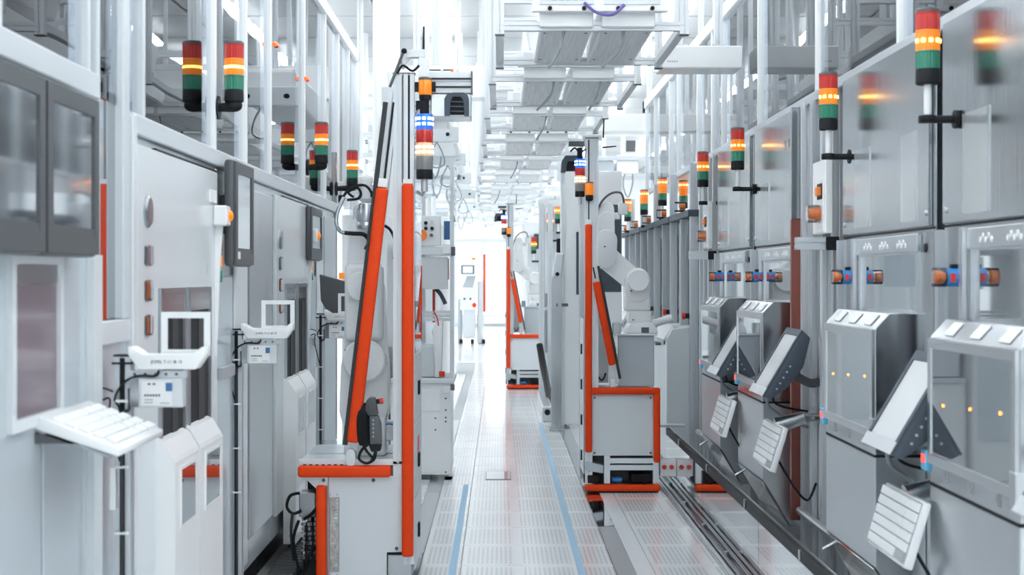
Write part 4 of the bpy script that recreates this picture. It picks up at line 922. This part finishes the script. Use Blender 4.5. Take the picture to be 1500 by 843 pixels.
# ---- right cart (template) and its farther copy
G = 10.65
def rx(p): return PX(p, G)
def rz(p): return PZ(p, G)
def right_cart():
    t = thing('robot_cart', 'robot cart on the right with open base frame, orange pads and mast', 'robot cart', (.87, G+.27, 0), 'robot carts')
    D = .55
    obj('cabinet', B().box((rx(866), G+.012, rz(668)), (rx(960), G+D, rz(572)), .003, 1), 'white', t)
    fp = obj('front_panel', B().box((rx(868), G, rz(668)), (rx(956), G+.012, rz(580)), .002, 1), 'cabinet_white', t)
    for px, py in ((871, 583), (953, 583), (871, 664), (953, 664)): obj('bolt', B().cyl((rx(px), G-.004, rz(py)), (rx(px), G, rz(py)), .008, n=10), 'dark_grey', fp)
    obj('edge_pad', pad((rx(865), G-.03, rz(578)), (rx(967), G+.02, rz(568))), 'orange', t, True)
    obj('edge_pad', pad((rx(957.5), G-.028, rz(678)), (rx(967), G+.02, rz(576))), 'orange', t, True)
    obj('edge_pad', pad((rx(857), G-.03, rz(663)), (rx(867), G+.02, rz(329)), .012), 'orange', t, True)
    obj('pad_end', B().box((rx(858), G-.02, rz(329)), (rx(866), G+.01, rz(322)), .002, 1), 'white_gloss', t)
    obj('bumper', pad((rx(856), G-.04, .012), (rx(967), G+.03, rz(710))), 'orange', t, True)
    obj('bumper_foot', B().box((rx(860), G-.02, .0), (rx(964), G+.03, .014)), 'black', t)
    obj('mast', B().profile((rx(862.5), G+.03, .05), (rx(862.5), G+.03, rz(203)), .05, .06), 'alu_light', t)
    obj('mast', B().profile((rx(872), G+.03, rz(570)), (rx(872), G+.03, rz(203)), .045, .06), 'alu_light', t)
    obj('mast_strip', B().box((rx(861.7), G-.002, rz(322)), (rx(863.2), G+.004, rz(205))), 'black', t)
    obj('mast_cap', B().box((rx(857), G-.002, rz(203)), (rx(877), G+.062, rz(201.5))), 'dark_grey', t)
    obj('rear_mast', B().profile((rx(858), G+D-.03, .03), (rx(858), G+D-.03, 2.2), .04), 'alu_light', t)
    sp = obj('side_panel', B().box((rx(856)-.004, G+.06, .12), (rx(856)+.002, G+D-.05, 1.2), .002, 1), 'alu_light', t)
    for k in range(4): obj('latch', B().box((rx(856)-.014, G+.2, .2+.25*k), (rx(856)-.004, G+.25, .27+.25*k)), 'black', sp)
    # open base frame
    for px in (889.5, 961): obj('base_post', B().profile((rx(px), G+.03, .06), (rx(px), G+.03, rz(668)), .04), 'alu', t)
    for py in (676, 686): obj('base_rail', B().profile((rx(893), G+.03, rz(py)), (rx(957), G+.03, rz(py)), .035, up=(0, 0, 1)), 'alu', t)
    obj('base_panel', B().box((rx(870), G+.3, .05), (rx(966), G+.32, rz(668))), 'dark_grey', t)
    obj('base_plate', B().box((rx(858), G+.03, .03), (rx(966), G+D, .05)), 'steel_dark', t)
    obj('scanner_hood', B().prism([(rx(858), rz(690)), (rx(858), rz(676)), (rx(884), rz(682)), (rx(884), rz(694))], 'y', G-.01, G+.12, .006), 'cabinet_grey', t)
    obj('laser_scanner', B().lathe([(.06, 0), (.062, .05), (.04, .06), (.05, .075), (.05, .09)], (rx(868), G+.05, rz(708)), 20), 'black', t, True)
    obj('motor', B().cyl((rx(897), G+.06, rz(705)), (rx(912), G+.06, rz(705)), .02, n=14), 'blue', t, True)
    obj('drive_box', B().box((rx(925), G+.04, rz(709)), (rx(956), G+.2, rz(696)), .004, 1), 'black', t)
    obj('base_cable', B().tube([(rx(930), G+.02, rz(697)), (rx(938), G+.0, rz(704)), (rx(946), G+.0, rz(708)), (rx(952), G+.02, rz(700))], .006, 6), 'black', t, True)
    pb = obj('plug_block', B().box((rx(968), G+.05, rz(700)), (rx(992), G+.12, rz(675)), .003, 1), 'white', t)
    for k in range(2): obj('plug', B().cyl((rx(974+11*k), G+.035, rz(686)), (rx(974+11*k), G+.05, rz(686)), .016, n=12), 'red', pb, True)
    # slanted brace
    a, b = Vector((rx(869), 0, rz(392))), Vector((rx(902), 0, rz(562)))
    def al(py): return a.x+(b.x-a.x)*(rz(py)-a.z)/(b.z-a.z)
    obj('slanted_rail', B().profile((al(388), G+.03, rz(388)), (al(562), G+.03, rz(562)), .05, .05), 'alu_light', t)
    obj('slanted_strip', B().bar((al(390)+.036, G+.0, rz(390)), (al(555)+.036, G+.0, rz(555)), .018, .03), 'rubber', t)
    obj('slanted_strip', B().bar((al(392), G+.001, rz(392)), (al(408), G+.001, rz(408)), .010, .006), 'black', t)
    obj('slanted_pad', B().bar((al(413), G-.02, rz(413)), (al(535), G-.02, rz(535)), .05, .04, .013, 3), 'orange', t, True)
    obj('inner_rail', B().profile((rx(868), G+.25, rz(410)), (rx(880), G+.25, rz(488)), .035), 'alu', t)
    obj('brace_foot', B().box((rx(893), G-.01, rz(568)), (rx(902), G+.05, rz(554)), .004, 1), 'alu_light', t)
    # pedestal
    pd = obj('pedestal', B().box((rx(907), G+.12, rz(568)), (rx(961), G+.45, rz(493)), .005, 1), 'cabinet_grey', t)
    obj('pedestal_lid', B().box((rx(902), G+.1, rz(493)), (rx(965), G+.46, rz(490)), .002, 1), 'alu_light', pd)
    obj('control_box', B().box((rx(870), G+.25, rz(565)), (rx(895), G+.5, rz(485)), .004, 1), 'cabinet_white', t)
    obj('pneumatic_unit', B().box((rx(899), G+.1, rz(492)), (rx(911), G+.2, rz(474)), .005, 1), 'steel_dark', t)
    obj('wire', B().tube([(rx(872), G+.2, rz(520)), (rx(876), G+.18, rz(548)), (rx(884), G+.16, rz(560)), (rx(890), G+.2, rz(550))], .006, 6), 'black', t, True)
    # head
    obj('head_beam', B().box((rx(833), G+.0, rz(214)), (rx(856), G+.06, rz(207)), .003, 1), 'dark_grey', t)
    hb = obj('head_box', B().prism([(rx(822), rz(252)), (rx(823), rz(236)), (rx(828), rz(228)), (rx(846), rz(228)), (rx(850), rz(250)), (rx(844), rz(250)), (rx(842), rz(236)), (rx(831), rz(236)), (rx(829), rz(252))], 'y', G-.01, G+.12, .003, 1), 'slate', t)
    obj('opening', B().box((rx(829), G+.03, rz(250)), (rx(844), G+.1, rz(235))), 'black', hb)
    obj('antenna', B().cyl((rx(884), G+.02, rz(202)), (rx(885), G+.02, rz(174)), .006, .004, n=8), 'black', t, True)
    obj('antenna', B().cyl((rx(883), G+.02, rz(216)), (rx(903), G+.02, rz(214)), .006, .004, n=8), 'black', t, True)
    obj('top_bracket', B().box((rx(854), G+.0, rz(205)), (rx(882), G+.05, rz(198)), .003, 1), 'white_gloss', t)
    obj('top_cable', B().tube([(rx(836), G+.02, rz(222)), (rx(842), G, rz(217)), (rx(850), G, rz(224)), (rx(858), G, rz(218))], .006, 6), 'black', t, True)
    # beacon and signal column
    obj('beacon_lens', B().lathe([(.026, 0), (.028, .008), (.028, .075), (.026, .08)], (rx(863), G-.03, rz(286))), 'lens_amber', t, True)
    obj('beacon_base', B().lathe([(.018, 0), (.027, .01), (.027, .04)], (rx(863), G-.03, rz(295))), 'black', t, True)
    obj('beacon_cap', B().lathe([(.028, 0), (.028, .006), (.02, .01)], (rx(863), G-.03, rz(269))), 'dark_grey', t, True)
    s = thing('cart_signal_column', 'hanging signal column with lit blue segment left of the right cart mast', 'signal light', (rx(849.5), G, rz(290)), 'cart signal columns')
    side_lights(s, rx(849.5), G, rz(233), .85)
    # arm
    A2 = G+.28
    def bx(p): return PX(p, A2)
    def bz(p): return PZ(p, A2)
    r = thing('industrial_robot', 'white bent robot arm on the right cart pedestal', 'robot arm', (bx(932), A2, rz(490)), 'robot arms')
    obj('base', B().prism([(bx(915), rz(490)), (bx(962), rz(490)), (bx(958), bz(478)), (bx(951), bz(472)), (bx(921), bz(472)), (bx(917), bz(480))], 'y', A2-.13, A2+.16, .008), 'white_gloss', r, True)
    obj('column', B().box((bx(919), A2-.11, bz(474)), (bx(952), A2+.1, bz(455)), .012, 2), 'white_gloss', r, True)
    obj('shoulder', B().box((bx(914), A2-.12, bz(456)), (bx(951), A2+.1, bz(412)), .02, 3), 'white_gloss', r, True)
    obj('shoulder_head', link((bx(932), bz(425)), .09, (bx(932), bz(411)), .088, A2-.125, A2+.1, .03), 'white_gloss', r, True)
    obj('shoulder_disc', disc(bx(932), bz(411), A2-.12, A2-.15, .08), 'white', r, True)
    obj('lower_arm', link((bx(928), bz(411)), .075, (bx(887), bz(376)), .082, A2-.06, A2+.08, .025), 'white_gloss', r, True)
    obj('elbow', link((bx(884), bz(377)), .105*.8, (bx(887), bz(352)), .075, A2-.12, A2+.03, .03), 'white_gloss', r, True)
    obj('forearm', link((bx(885), bz(352)), .07, (bx(887), bz(322)), .056, A2-.1, A2+.02, .025), 'white_gloss', r, True)
    obj('wrist', link((bx(888), bz(322)), .055, (bx(888), bz(307)), .05, A2-.09, A2+.01, .03), 'white_gloss', r, True)
    obj('tool', B().box((bx(905), A2-.06, bz(315)), (bx(919), A2+.0, bz(297)), .01, 2), 'white', r, True)
    obj('tool_tip', B().box((bx(897), A2-.05, bz(322)), (bx(908), A2-.01, bz(312)), .006, 1), 'alu', r)
    obj('hose', B().tube([(bx(872), A2-.06, bz(325)), (bx(878), A2-.1, bz(300)), (bx(893), A2-.1, bz(285)), (bx(908), A2-.09, bz(284)), (bx(913), A2-.06, bz(298))], .008, 6), 'dark_grey', r, True)
    obj('side_tube', B().cyl((bx(950), A2-.05, bz(476)), (bx(983), A2-.05, bz(466)), .028, n=14), 'white', r, True)
    obj('name_plate', B().box((bx(937), A2-.135, bz(487)), (bx(948), A2-.128, bz(479))), 'ink', r)
    for px, py in ((922, 426), (884, 362), (925, 468)): obj('bolt', B().cyl((bx(px), A2-.155, bz(py)), (bx(px), A2-.12, bz(py)), .006, n=8), 'dark_grey', r)
    return t, s, r
c2, s2, r2 = right_cart()
for o, lab in ((c2, 'distant robot cart with orange pads in the middle of the aisle'), (s2, 'distant hanging signal column on the far cart mast'), (r2, 'distant white robot arm on the far cart')):
    c = copy_tree(o); c.location = Vector(o.location)+Vector((-.50, 9.75, 0)); c['label'] = lab
c2['label'] = 'robot cart on the right with open base frame and orange pads'

# ================================================================ OVERHEAD UNITS
def overhead(y, X0=.0, W=.93, z=2.72, L=1.35, var=0, label=''):
    t = thing('overhead_unit', label, 'overhead unit', (X0+W/2, y+L/2, z), 'overhead units above the aisle')
    ya, yb = y+.1, y+L
    for xx in (X0, X0+W):
        for yy in (ya, yb): obj('post', B().profile((xx, yy, z), (xx, yy, HZ-.02), .045), 'alu_light', t)
        obj('side_rail', B().box((xx-.022, ya+.02, z+.02), (xx+.022, yb-.02, z+.064), .003, 1), 'alu_light', t)
    for yy in (ya, yb):
        for zz in (z+.04, z+.40): obj('cross_rail', B().profile((X0, yy-.001, zz), (X0+W, yy-.001, zz), .045, up=(0, 0, 1)), 'alu_light', t)
        for xx in (X0, X0+W): obj('post_cap', B().box((xx-.024, yy-.024, z-.005), (xx+.024, yy+.024, z)), 'dark_grey', t)
    for k in range(2):
        a = X0+.20+.31*k
        tr = obj('filter_tray', B().box((a, y+.05, z+.03), (a+.27, y+L+.05, z+.16), .006, 1), 'white', t)
        obj('perforated_sheet', B().box((a+.015, y+.12, z+.024), (a+.255, y+L-.05, z+.03)), 'perf', tr)
        for q in range(4): obj('screw', B().cyl((a+.03+.21*(q % 2), y+.2+(L-.4)*(q//2), z+.021), (a+.03+.21*(q % 2), y+.2+(L-.4)*(q//2), z+.024), .007, n=8), 'dark_grey', tr)
    fa = obj('fascia', B().box((X0+.16, y, z+.10), (X0+.84, y+.05, z+.20), .004, 1), 'white_gloss', t)
    obj('fascia_plate', B().box((X0+.20, y-.006, z+.135), (X0+.47, y, z+.19)), 'cabinet_white', fa)
    obj('fascia_plate', B().box((X0+.52, y-.006, z+.135), (X0+.80, y, z+.19)), 'cabinet_white', fa)
    for q in range(5 if var == 0 else 0): obj('print_mark', B().box((X0+.26+.035*q, y-.0075, z+.155), (X0+.285+.035*q, y-.006, z+.163+.006*(q % 3))), 'ink', fa)
    for q in range(4): obj('screw', B().cyl((X0+.25+.17*q, y-.012, z+.115), (X0+.25+.17*q, y, z+.115), .011, n=10), 'black', fa, True)
    for q in range((2, 2, 1, 0, 1, 0, 1, 0, 0, 0, 0)[var]):
        xx = X0+.32+.30*q+.07*(var % 3); d = .03+.03*((var+q) % 2)
        obj('cable_loop', B().tube([(xx, y+.1, z+.03), (xx-.01, y+.1, z-.05), (xx-.03-d, y+.1, z-.15), (xx-.04-d, y+.1, z-.16), (xx-.02, y+.1, z-.08), (xx+.01, y+.1, z+.03)], .006, 6), 'grey_cable', t, True)
    if var == 0: obj('purple_cable', B().tube([(X0+.42, y-.02, z+.14), (X0+.48, y-.03, z+.09), (X0+.56, y-.03, z+.08), (X0+.62, y-.02, z+.13)], .008, 6), 'purple_cable', t, True)
    obj('blower_box', B().prism([(X0+.24, z+.24), (X0+.50, z+.24), (X0+.56, z+.42), (X0+.20, z+.42)], 'y', y+.2, y+L-.2, .01, 1), 'white', t)
    return t
mat('perf', (.74,.77,.79), .4, noise=.12, nscale=(90, 2, 1))
oy = [7.65, 9.75, 12.0, 14.2, 16.6, 19.2, 22.0, 25.2, 28.6, 32.5, 37.0]
for i, y in enumerate(oy):
    X0 = .0-.028*max(0, y-7.65)*.8; X0 = max(X0, -.35)
    overhead(y, X0, .93, 2.72+.012*(i % 3), 1.35+.2*(i % 2), i, 'white overhead filter unit on alu posts above the aisle, %s from the camera' % (['first', 'second', 'third', 'fourth', 'fifth', 'sixth', 'seventh', 'eighth', 'ninth', 'tenth', 'eleventh'][i]))
# second line of overhead ducts left of the aisle centre
for i, y in enumerate((11.2, 14.2, 17.2, 20.5, 24.5, 29)):
    t = thing('overhead_duct', '%s white overhead duct section from the camera left of the overhead units' % NTH[i], 'duct', (-.55, y, 2.75), 'overhead ducts')
    obj('casing', B().box((-.82, y, 2.78), (-.42, y+2.2, 3.02), .03, 2), 'white', t)
    obj('lower_plate', B().box((-.86, y-.04, 2.74), (-.38, y+.06, 2.88), .006, 1), 'cabinet_white', t)
    for q in range(2): obj('bolt', B().cyl((-.76+.28*q, y-.045, 2.81), (-.76+.28*q, y-.035, 2.81), .018, n=10), 'black', t)
    for q in range(2): obj('hanger', B().profile((-.62, y+.3+1.5*q, 3.02), (-.62, y+.3+1.5*q, HZ-.02), .05), 'alu_light', t)
    obj('cable_loop', B().tube([(-.58, y-.05, 2.74), (-.64, y-.05, 2.62), (-.66, y-.05, 2.54), (-.58, y-.05, 2.50), (-.51, y-.05, 2.54), (-.53, y-.05, 2.64), (-.58, y-.05, 2.74)], .007, 6), 'grey_cable', t, True)
# crossing beams
def cross(label, y, xa, xb, za, zb, txt=False):
    t = thing('crossing_beam', label, 'beam', ((xa+xb)/2, y, za), 'crossing beams')
    obj('casing', B().box((xa, y, za), (xb, y+.3, zb), .006, 1), 'white_gloss', t)
    for q in range(2):
        xx = xa+(xb-xa)*(.25+.5*q); obj('hanger', B().profile((xx, y+.15, zb), (xx, y+.15, HZ-.02), .05), 'alu_light', t)
        obj('hanger_plate', B().box((xx-.05, y+.08, zb), (xx+.05, y+.22, zb+.02)), 'alu', t)
    for q in range(5 if txt else 0): obj('print_mark', B().box((xa+.04+.013*q, y-.001, za+.035), (xa+.048+.013*q, y+.0, za+.045)), 'ink_grey', t)
cross('white crossing beam with printed number above the fourth right cabinet', 9.25, .97, 1.46, 2.755, 2.89, True)
cross('white crossing beam ending at the right enclosure farther back', 15.9, .55, 1.9, 3.0, 3.18)
cross('white crossing beam above the nearer robot head, left of the overhead units', 13.4, -.80, .2, 3.06, 3.34)
cross('distant white crossing beam over the middle of the aisle', 24, -1.2, 1.6, 2.9, 3.15)
cross('farthest white crossing beam over the aisle', 34, -1.8, 2.2, 2.7, 3.1)

# ================================================================ MIDDLE WORKSTATION
Y = 11.3
def wx(p): return PX(p, Y)
def wz(p): return PZ(p, Y)
t = thing('workstation', 'white workstation with control plate and grey screen right of the left mast', 'workstation', (wx(635), Y+.3, 0))
obj('cabinet', B().box((wx(572), Y, wz(696)), (wx(660), Y+.7, wz(562)), .004, 1), 'white', t)
obj('door', B().box((wx(612), Y-.008, wz(692)), (wx(645), Y, wz(605)), .002, 1), 'white_gloss', t)
obj('drawer', B().box((wx(612), Y-.008, wz(603)), (wx(645), Y, wz(570)), .002, 1), 'white_gloss', t)
for px, py in ((653, 584), (653, 601), (653, 612), (653, 692), (638, 613), (638, 630), (653, 618)): obj('hole', B().cyl((wx(px), Y-.011, wz(py)), (wx(px), Y, wz(py)), .007, n=8), 'dark_grey', t)
obj('foot', B().box((wx(614), Y+.02, 0), (wx(632), Y+.2, wz(696)), .003, 1), 'dark_grey', t)
obj('foot_plate', B().box((wx(632), Y+.0, 0), (wx(662), Y+.2, wz(704)), .003, 1), 'white', t)
obj('worktop', B().box((wx(572), Y-.02, wz(562)), (wx(665), Y+.72, wz(555)), .004, 1), 'alu_light', t)
obj('corner_block', B().box((wx(649), Y-.028, wz(576)), (wx(660), Y-.02, wz(566)), .002, 1), 'white_gloss', t)
obj('corner_catch', B().box((wx(660), Y-.03, wz(572)), (wx(666), Y+.02, wz(563)), .004, 1), 'dark_grey', t)
for px, yy in ((662, 0), (662, .65), (614, .65)): obj('upright', B().profile((wx(px), Y+.01+yy, wz(555)), (wx(px), Y+.01+yy, 2.35), .03), 'alu_light', t)
obj('side_pane', B().box((wx(664), Y+.03, wz(553)), (wx(664)+.006, Y+.62, 2.3)), 'glass', t)
obj('upper_shelf', B().box((wx(575), Y+.0, wz(374)), (wx(662), Y+.6, wz(362)), .003, 1), 'alu', t)
obj('shelf_block', B().box((wx(649), Y-.03, wz(372)), (wx(661), Y, wz(358)), .003, 1), 'white_gloss', t)
obj('shelf_catch', B().box((wx(661), Y-.03, wz(375)), (wx(667), Y+.0, wz(362)), .004, 1), 'dark_grey', t)
cp = obj('control_plate', B().box((wx(600), Y-.01, wz(360)), (wx(645), Y+.1, wz(316)), .004, 1), 'white_gloss', t)
for px, py, m in ((624, 327, 'black'), (633, 326, 'alu'), (624, 335, 'black'), (633, 335, 'black'), (632, 345, 'dark_grey')): obj('button', B().cyl((wx(px), Y-.03, wz(py)), (wx(px), Y-.01, wz(py)), .013, n=12), m, cp, True)
obj('dial', B().cyl((wx(618), Y-.03, wz(345)), (wx(618), Y-.01, wz(345)), .04, n=20), 'orange_small', cp, True)
obj('blue_panel', B().box((wx(648), Y+.3, wz(350)), (wx(658), Y+.32, wz(322))), 'label_blue', t)
obj('grey_screen', B().box((wx(615), Y+.02, wz(424)), (wx(656), Y+.06, wz(377)), .003, 1), 'screen_grey', t)
for k in range(3): obj('rail', B().profile((wx(575), Y+.1, wz(458+5.5*k)), (wx(660), Y+.1, wz(458+5.5*k)), .022, up=(0, 0, 1)), 'alu_light', t)
obj('inner_box', B().box((wx(575), Y+.1, wz(554)), (wx(640), Y+.5, wz(508)), .004, 1), 'cabinet_white', t)
obj('white_device', B().prism([(wx(636), wz(554)), (wx(636), wz(500)), (wx(632), wz(486)), (wx(640), wz(470)), (wx(648), wz(470)), (wx(646), wz(554))], 'y', Y+.05, Y+.2, .006), 'white_gloss', t, True)
obj('red_button', B().cyl((wx(647), Y+.05, wz(553)), (wx(647), Y+.05, wz(545)), .022, n=12), 'red', t, True)
obj('red_strip', B().box((wx(630), Y+.4, wz(475)), (wx(634), Y+.42, wz(425))), 'red', t)
obj('red_strip', B().box((wx(651), Y+.4, wz(410)), (wx(655), Y+.42, wz(378))), 'red', t)
obj('dark_hose', B().tube([(wx(638), Y+.1, wz(424)), (wx(645), Y+.08, wz(432)), (wx(652), Y+.08, wz(446))], .016, 8), 'slate', t, True)
obj('red_lead', B().tube([(wx(634), Y+.05, wz(455)), (wx(640), Y+.04, wz(466)), (wx(642), Y+.05, wz(478))], .005, 6), 'red', t, True)

# far machines on the left of the aisle
def far_machine(label, Y, xa, xb, ztop, lamp=False):
    t = thing('far_machine', label, 'machine', ((xa+xb)/2, Y, 0), 'distant machines')
    obj('column', B().box((xa+.12, Y, .12), (xb-.18, Y+.5, .95), .05, 3), 'cabinet_white', t, True)
    obj('side_leg', B().box((xa, Y+.1, 0), (xa+.1, Y+.6, 1.0), .03, 2), 'cabinet_grey', t, True)
    obj('side_leg', B().box((xb-.14, Y+.1, 0), (xb, Y+.6, 1.4), .05, 3), 'cabinet_white', t, True)
    bx = obj('button_box', B().box((xa+.06, Y-.06, .75), (xb-.16, Y+.2, 1.25), .01, 1), 'white', t)
    obj('stop_button', B().cyl((xa+.38, Y-.10, .86), (xa+.38, Y-.06, .86), .05, n=12), 'orange', bx, True)
    for k in range(2): obj('button', B().cyl((xa+.16+.13*k, Y-.09, 1.0), (xa+.16+.13*k, Y-.06, 1.0), .025, n=10), 'dark_grey', bx, True)
    pn = obj('panel_head', B().box((xa+.02, Y-.12, 1.50), (xb-.12, Y+.05, 1.86), .02, 2), 'white_gloss', t)
    obj('screen_rim', B().box((xa+.09, Y-.128, 1.55), (xb-.20, Y-.12, 1.74), .004, 1), 'slate', pn)
    obj('screen', B().box((xa+.12, Y-.133, 1.57), (xb-.23, Y-.128, 1.72)), 'paper', pn)
    obj('lamp', B().lathe([(.05, 0), (.05, .05), (.03, .06)], (xa+.36, Y-.05, 1.86), 12), 'lens_amber', pn, True)
    obj('neck', B().prism([(xa+.10, 1.25), (xb-.22, 1.25), (xb-.16, 1.5), (xa+.2, 1.5)], 'y', Y, Y+.1), 'cabinet_grey', t)
    obj('red_edge', B().box((xb, Y+.2, .7), (xb+.05, Y+.26, 2.0), .01, 1), 'orange', t)
    for k in range(3): obj('castor', B().cyl((xa+.08+.25*k, Y+.1, .0), (xa+.08+.25*k, Y+.1, .1), .04, n=10), 'black', t)
    return t
far_machine('distant white machine with small screen and orange stop button', 34, PX(670, 34), PX(708, 34), 2.0)
for k, (Yc, xa, xb, zt, lab) in enumerate(((14.5, -1.2, -.55, 2.0, 'white cabinet behind the workstation on the left of the aisle'), (18, -1.3, -.62, 2.2, 'tall white cabinet farther along the left of the aisle'), (23, -1.6, -.75, 2.3, 'distant white cabinet on the left before the end wall'), (28, -1.9, -.95, 2.4, 'farthest white cabinet on the left of the aisle'))):
    t = thing('white_cabinet', lab, 'cabinet', ((xa+xb)/2, Yc, 0), 'white cabinets left of the aisle')
    obj('body', B().box((xa, Yc, .05), (xb, Yc+1.6, zt), .01, 1), 'white', t)
    obj('plinth', B().box((xa+.03, Yc+.03, 0), (xb-.03, Yc+1.57, .05)), 'dark_grey', t)
    for q in range(2): obj('door', B().box((xa+.04+(xb-xa-.06)*.5*q, Yc-.012, .15), (xa+.0+(xb-xa-.06)*.5*(q+1), Yc, zt-.1), .003, 1), 'cabinet_white', t)
    obj('vent', B().box((xa+.1, Yc-.016, zt-.6), (xb-.1, Yc-.012, zt-.25)), 'cabinet_grey', t)
    for q in range(3): obj('top_pipe', B().cyl((xa+.15+.18*q, Yc+.3, zt), (xa+.15+.18*q, Yc+.3, zt+.25), .03, n=10), 'white', t, True)

# structures right of the aisle, between the carts
Y = 15.3
t = thing('white_partition', 'tall white partition standing directly behind the right cart mast', 'partition', (PX(838, Y), Y, 0))
obj('panel', B().box((PX(824, Y), Y, .02), (PX(911, Y), Y+.25, 2.55), .006, 1), 'white', t)
obj('edge', B().box((PX(822, Y), Y-.01, 0), (PX(827, Y), Y+.26, 2.56), .003, 1), 'alu_light', t)
obj('window', B().box((PX(844, Y), Y-.006, PZ(432, Y)), (PX(850, Y), Y, PZ(340, Y))), 'slate', t)
obj('dark_window', B().box((PX(856, Y), Y-.006, PZ(428, Y)), (PX(910, Y), Y, PZ(300, Y))), 'slate', t)
t = thing('gripper_stand', 'slotted alu stand with a silver gripper head left of the white partition', 'stand', (PX(813, 14.9), 14.9, 0))
obj('post', B().profile((PX(815, 14.9), 14.9, 0), (PX(815, 14.9), 14.9, PZ(405, 14.9)), .10), 'steel', t)
obj('gripper_head', B().prism([(PX(808, 14.9), PZ(408, 14.9)), (PX(822, 14.9), PZ(408, 14.9)), (PX(826, 14.9), PZ(372, 14.9)), (PX(814, 14.9), PZ(370, 14.9))], 'y', 14.84, 14.94, .01), 'alu', t)
obj('gripper_rod', B().cyl((PX(818, 14.9), 14.9, PZ(372, 14.9)), (PX(818, 14.9), 14.9, PZ(350, 14.9)), .02, n=10), 'black', t, True)
obj('bolt', B().cyl((PX(816, 14.9), 14.82, PZ(402, 14.9)), (PX(816, 14.9), 14.85, PZ(402, 14.9)), .02, n=10), 'black', t, True)
obj('cross_arm', B().bar((PX(793, 14.9), 14.88, PZ(455, 14.9)), (PX(812, 14.9), 14.88, PZ(447, 14.9)), .03, .04), 'alu_light', t)
obj('cross_arm', B().bar((PX(815, 14.9), 14.88, PZ(447, 14.9)), (PX(832, 14.9), 14.88, PZ(447, 14.9)), .03, .04), 'dark_grey', t)
obj('foot_plate', B().box((PX(804, 14.9), 14.8, 0), (PX(826, 14.9), 15.0, .03), .003, 1), 'steel', t)
t = thing('far_steel_frame', 'grey framed enclosure with panels right of the distant robot cart', 'frame', (PX(805, 18), 18, 0))
for px in (793, 806): obj('post', B().profile((PX(px, 18), 18, 0), (PX(px, 18), 18, 2.35), .06), 'alu_light', t)
obj('post', B().profile((PX(808, 18), 19.6, 0), (PX(808, 18), 19.6, 2.4), .06), 'alu_light', t)
obj('panel', B().box((PX(798, 18), 18.02, .6), (PX(832, 18), 18.05, 1.3)), 'cabinet_grey', t)
obj('panel', B().box((PX(800, 18), 19.62, .3), (PX(845, 18), 19.66, 2.4)), 'cabinet_grey', t)
obj('beam', B().box((PX(788, 18), 18, 2.32), (PX(845, 18), 18.08, 2.4)), 'white', t)
obj('black_cable', B().tube([(PX(790, 18), 17.9, .7), (PX(796, 18), 17.6, .4), (PX(804, 18), 16.6, .05), (PX(812, 18), 15.4, .03)], .04, 8), 'black', t, True)
t = thing('far_track', 'grey track with a round bolt on the floor right of the distant cart', 'track', (.56, 18, 0))
obj('beam', B().box((.44, 15.8, .0), (.54, 17.85, .16), .01, 1), 'steel_light', t)
obj('bolt', B().cyl((.49, 15.77, .1), (.49, 15.8, .1), .03, n=12), 'black', t, True)
for k, (Yc, xa, xb) in enumerate(((22.5, .35, 1.4), (28, .5, 1.8), (34, .6, 2.2))):
    t = thing('right_far_cabinet', '%s distant white cabinet right of the aisle behind the far cart' % NTH[k], 'cabinet', ((xa+xb)/2, Yc, 0), 'distant cabinets right of the aisle')
    obj('body', B().box((xa, Yc, 0), (xb, Yc+2, 2.3), .01, 1), 'white', t)
    obj('door', B().box((xa+.06, Yc-.012, .2), (xa+.5, Yc, 2.1), .003, 1), 'cabinet_white', t)
    obj('screen', B().box((xa+.15, Yc-.02, 1.9), (xa+.45, Yc-.012, 2.12)), 'slate', t)
    obj('red_lamp', B().box((xa+.1, Yc-.03, 1.35), (xa+.3, Yc-.012, 1.4)), 'red', t)

# light alu frames hung from the ceiling over the far half of the hall
for k, (xa, xb, yy, za, zb) in enumerate(((-1.5, -.45, 16.5, 2.75, 3.3), (-1.7, -.5, 19.45, 2.7, 3.2), (-1.6, -.45, 22.8, 2.75, 3.2), (.75, 1.9, 19.5, 2.7, 3.3), (.7, 2.0, 24.9, 2.7, 3.2), (-1.9, -.45, 27, 2.75, 3.2), (.7, 2.1, 31, 2.7, 3.1), (-1.9, -.45, 32.8, 2.7, 3.1))):
    t = thing('hanging_frame', '%s hanging alu frame with grey trays over the %s far half of the aisle' % (NTH[k], 'left' if xa < 0 else 'right'), 'frame', ((xa+xb)/2, yy, za), 'hanging alu frames')
    for xx in (xa, xb): obj('post', B().profile((xx, yy, za), (xx, yy, HZ-.02), .06), 'alu_light', t)
    for zz in (za+.05, (za+zb)/2, zb): obj('rail', B().profile((xa, yy-.005, zz), (xb, yy-.005, zz), .05, up=(0, 0, 1)), 'alu', t)
    for q in range(3):
        x0 = xa+.1+(xb-xa-.2)*q/3
        obj('tray', B().box((x0, yy, za+.1), (x0+.28, yy+.7, za+.2+.07*q), .01, 1), 'cabinet_grey' if q % 2 else 'white', t)
        obj('cable', B().tube([(x0+.1, yy-.04, za+.1), (x0+.08, yy-.05, za-.05), (x0+.14, yy-.05, za-.12-.04*q), (x0+.2, yy-.05, za-.03), (x0+.2, yy-.04, za+.1)], .009, 6), 'grey_cable', t, True)
    obj('junction_box', B().box((xb-.3, yy-.06, zb-.22), (xb-.18, yy-.03, zb-.08), .005, 1), 'dark_grey', t)
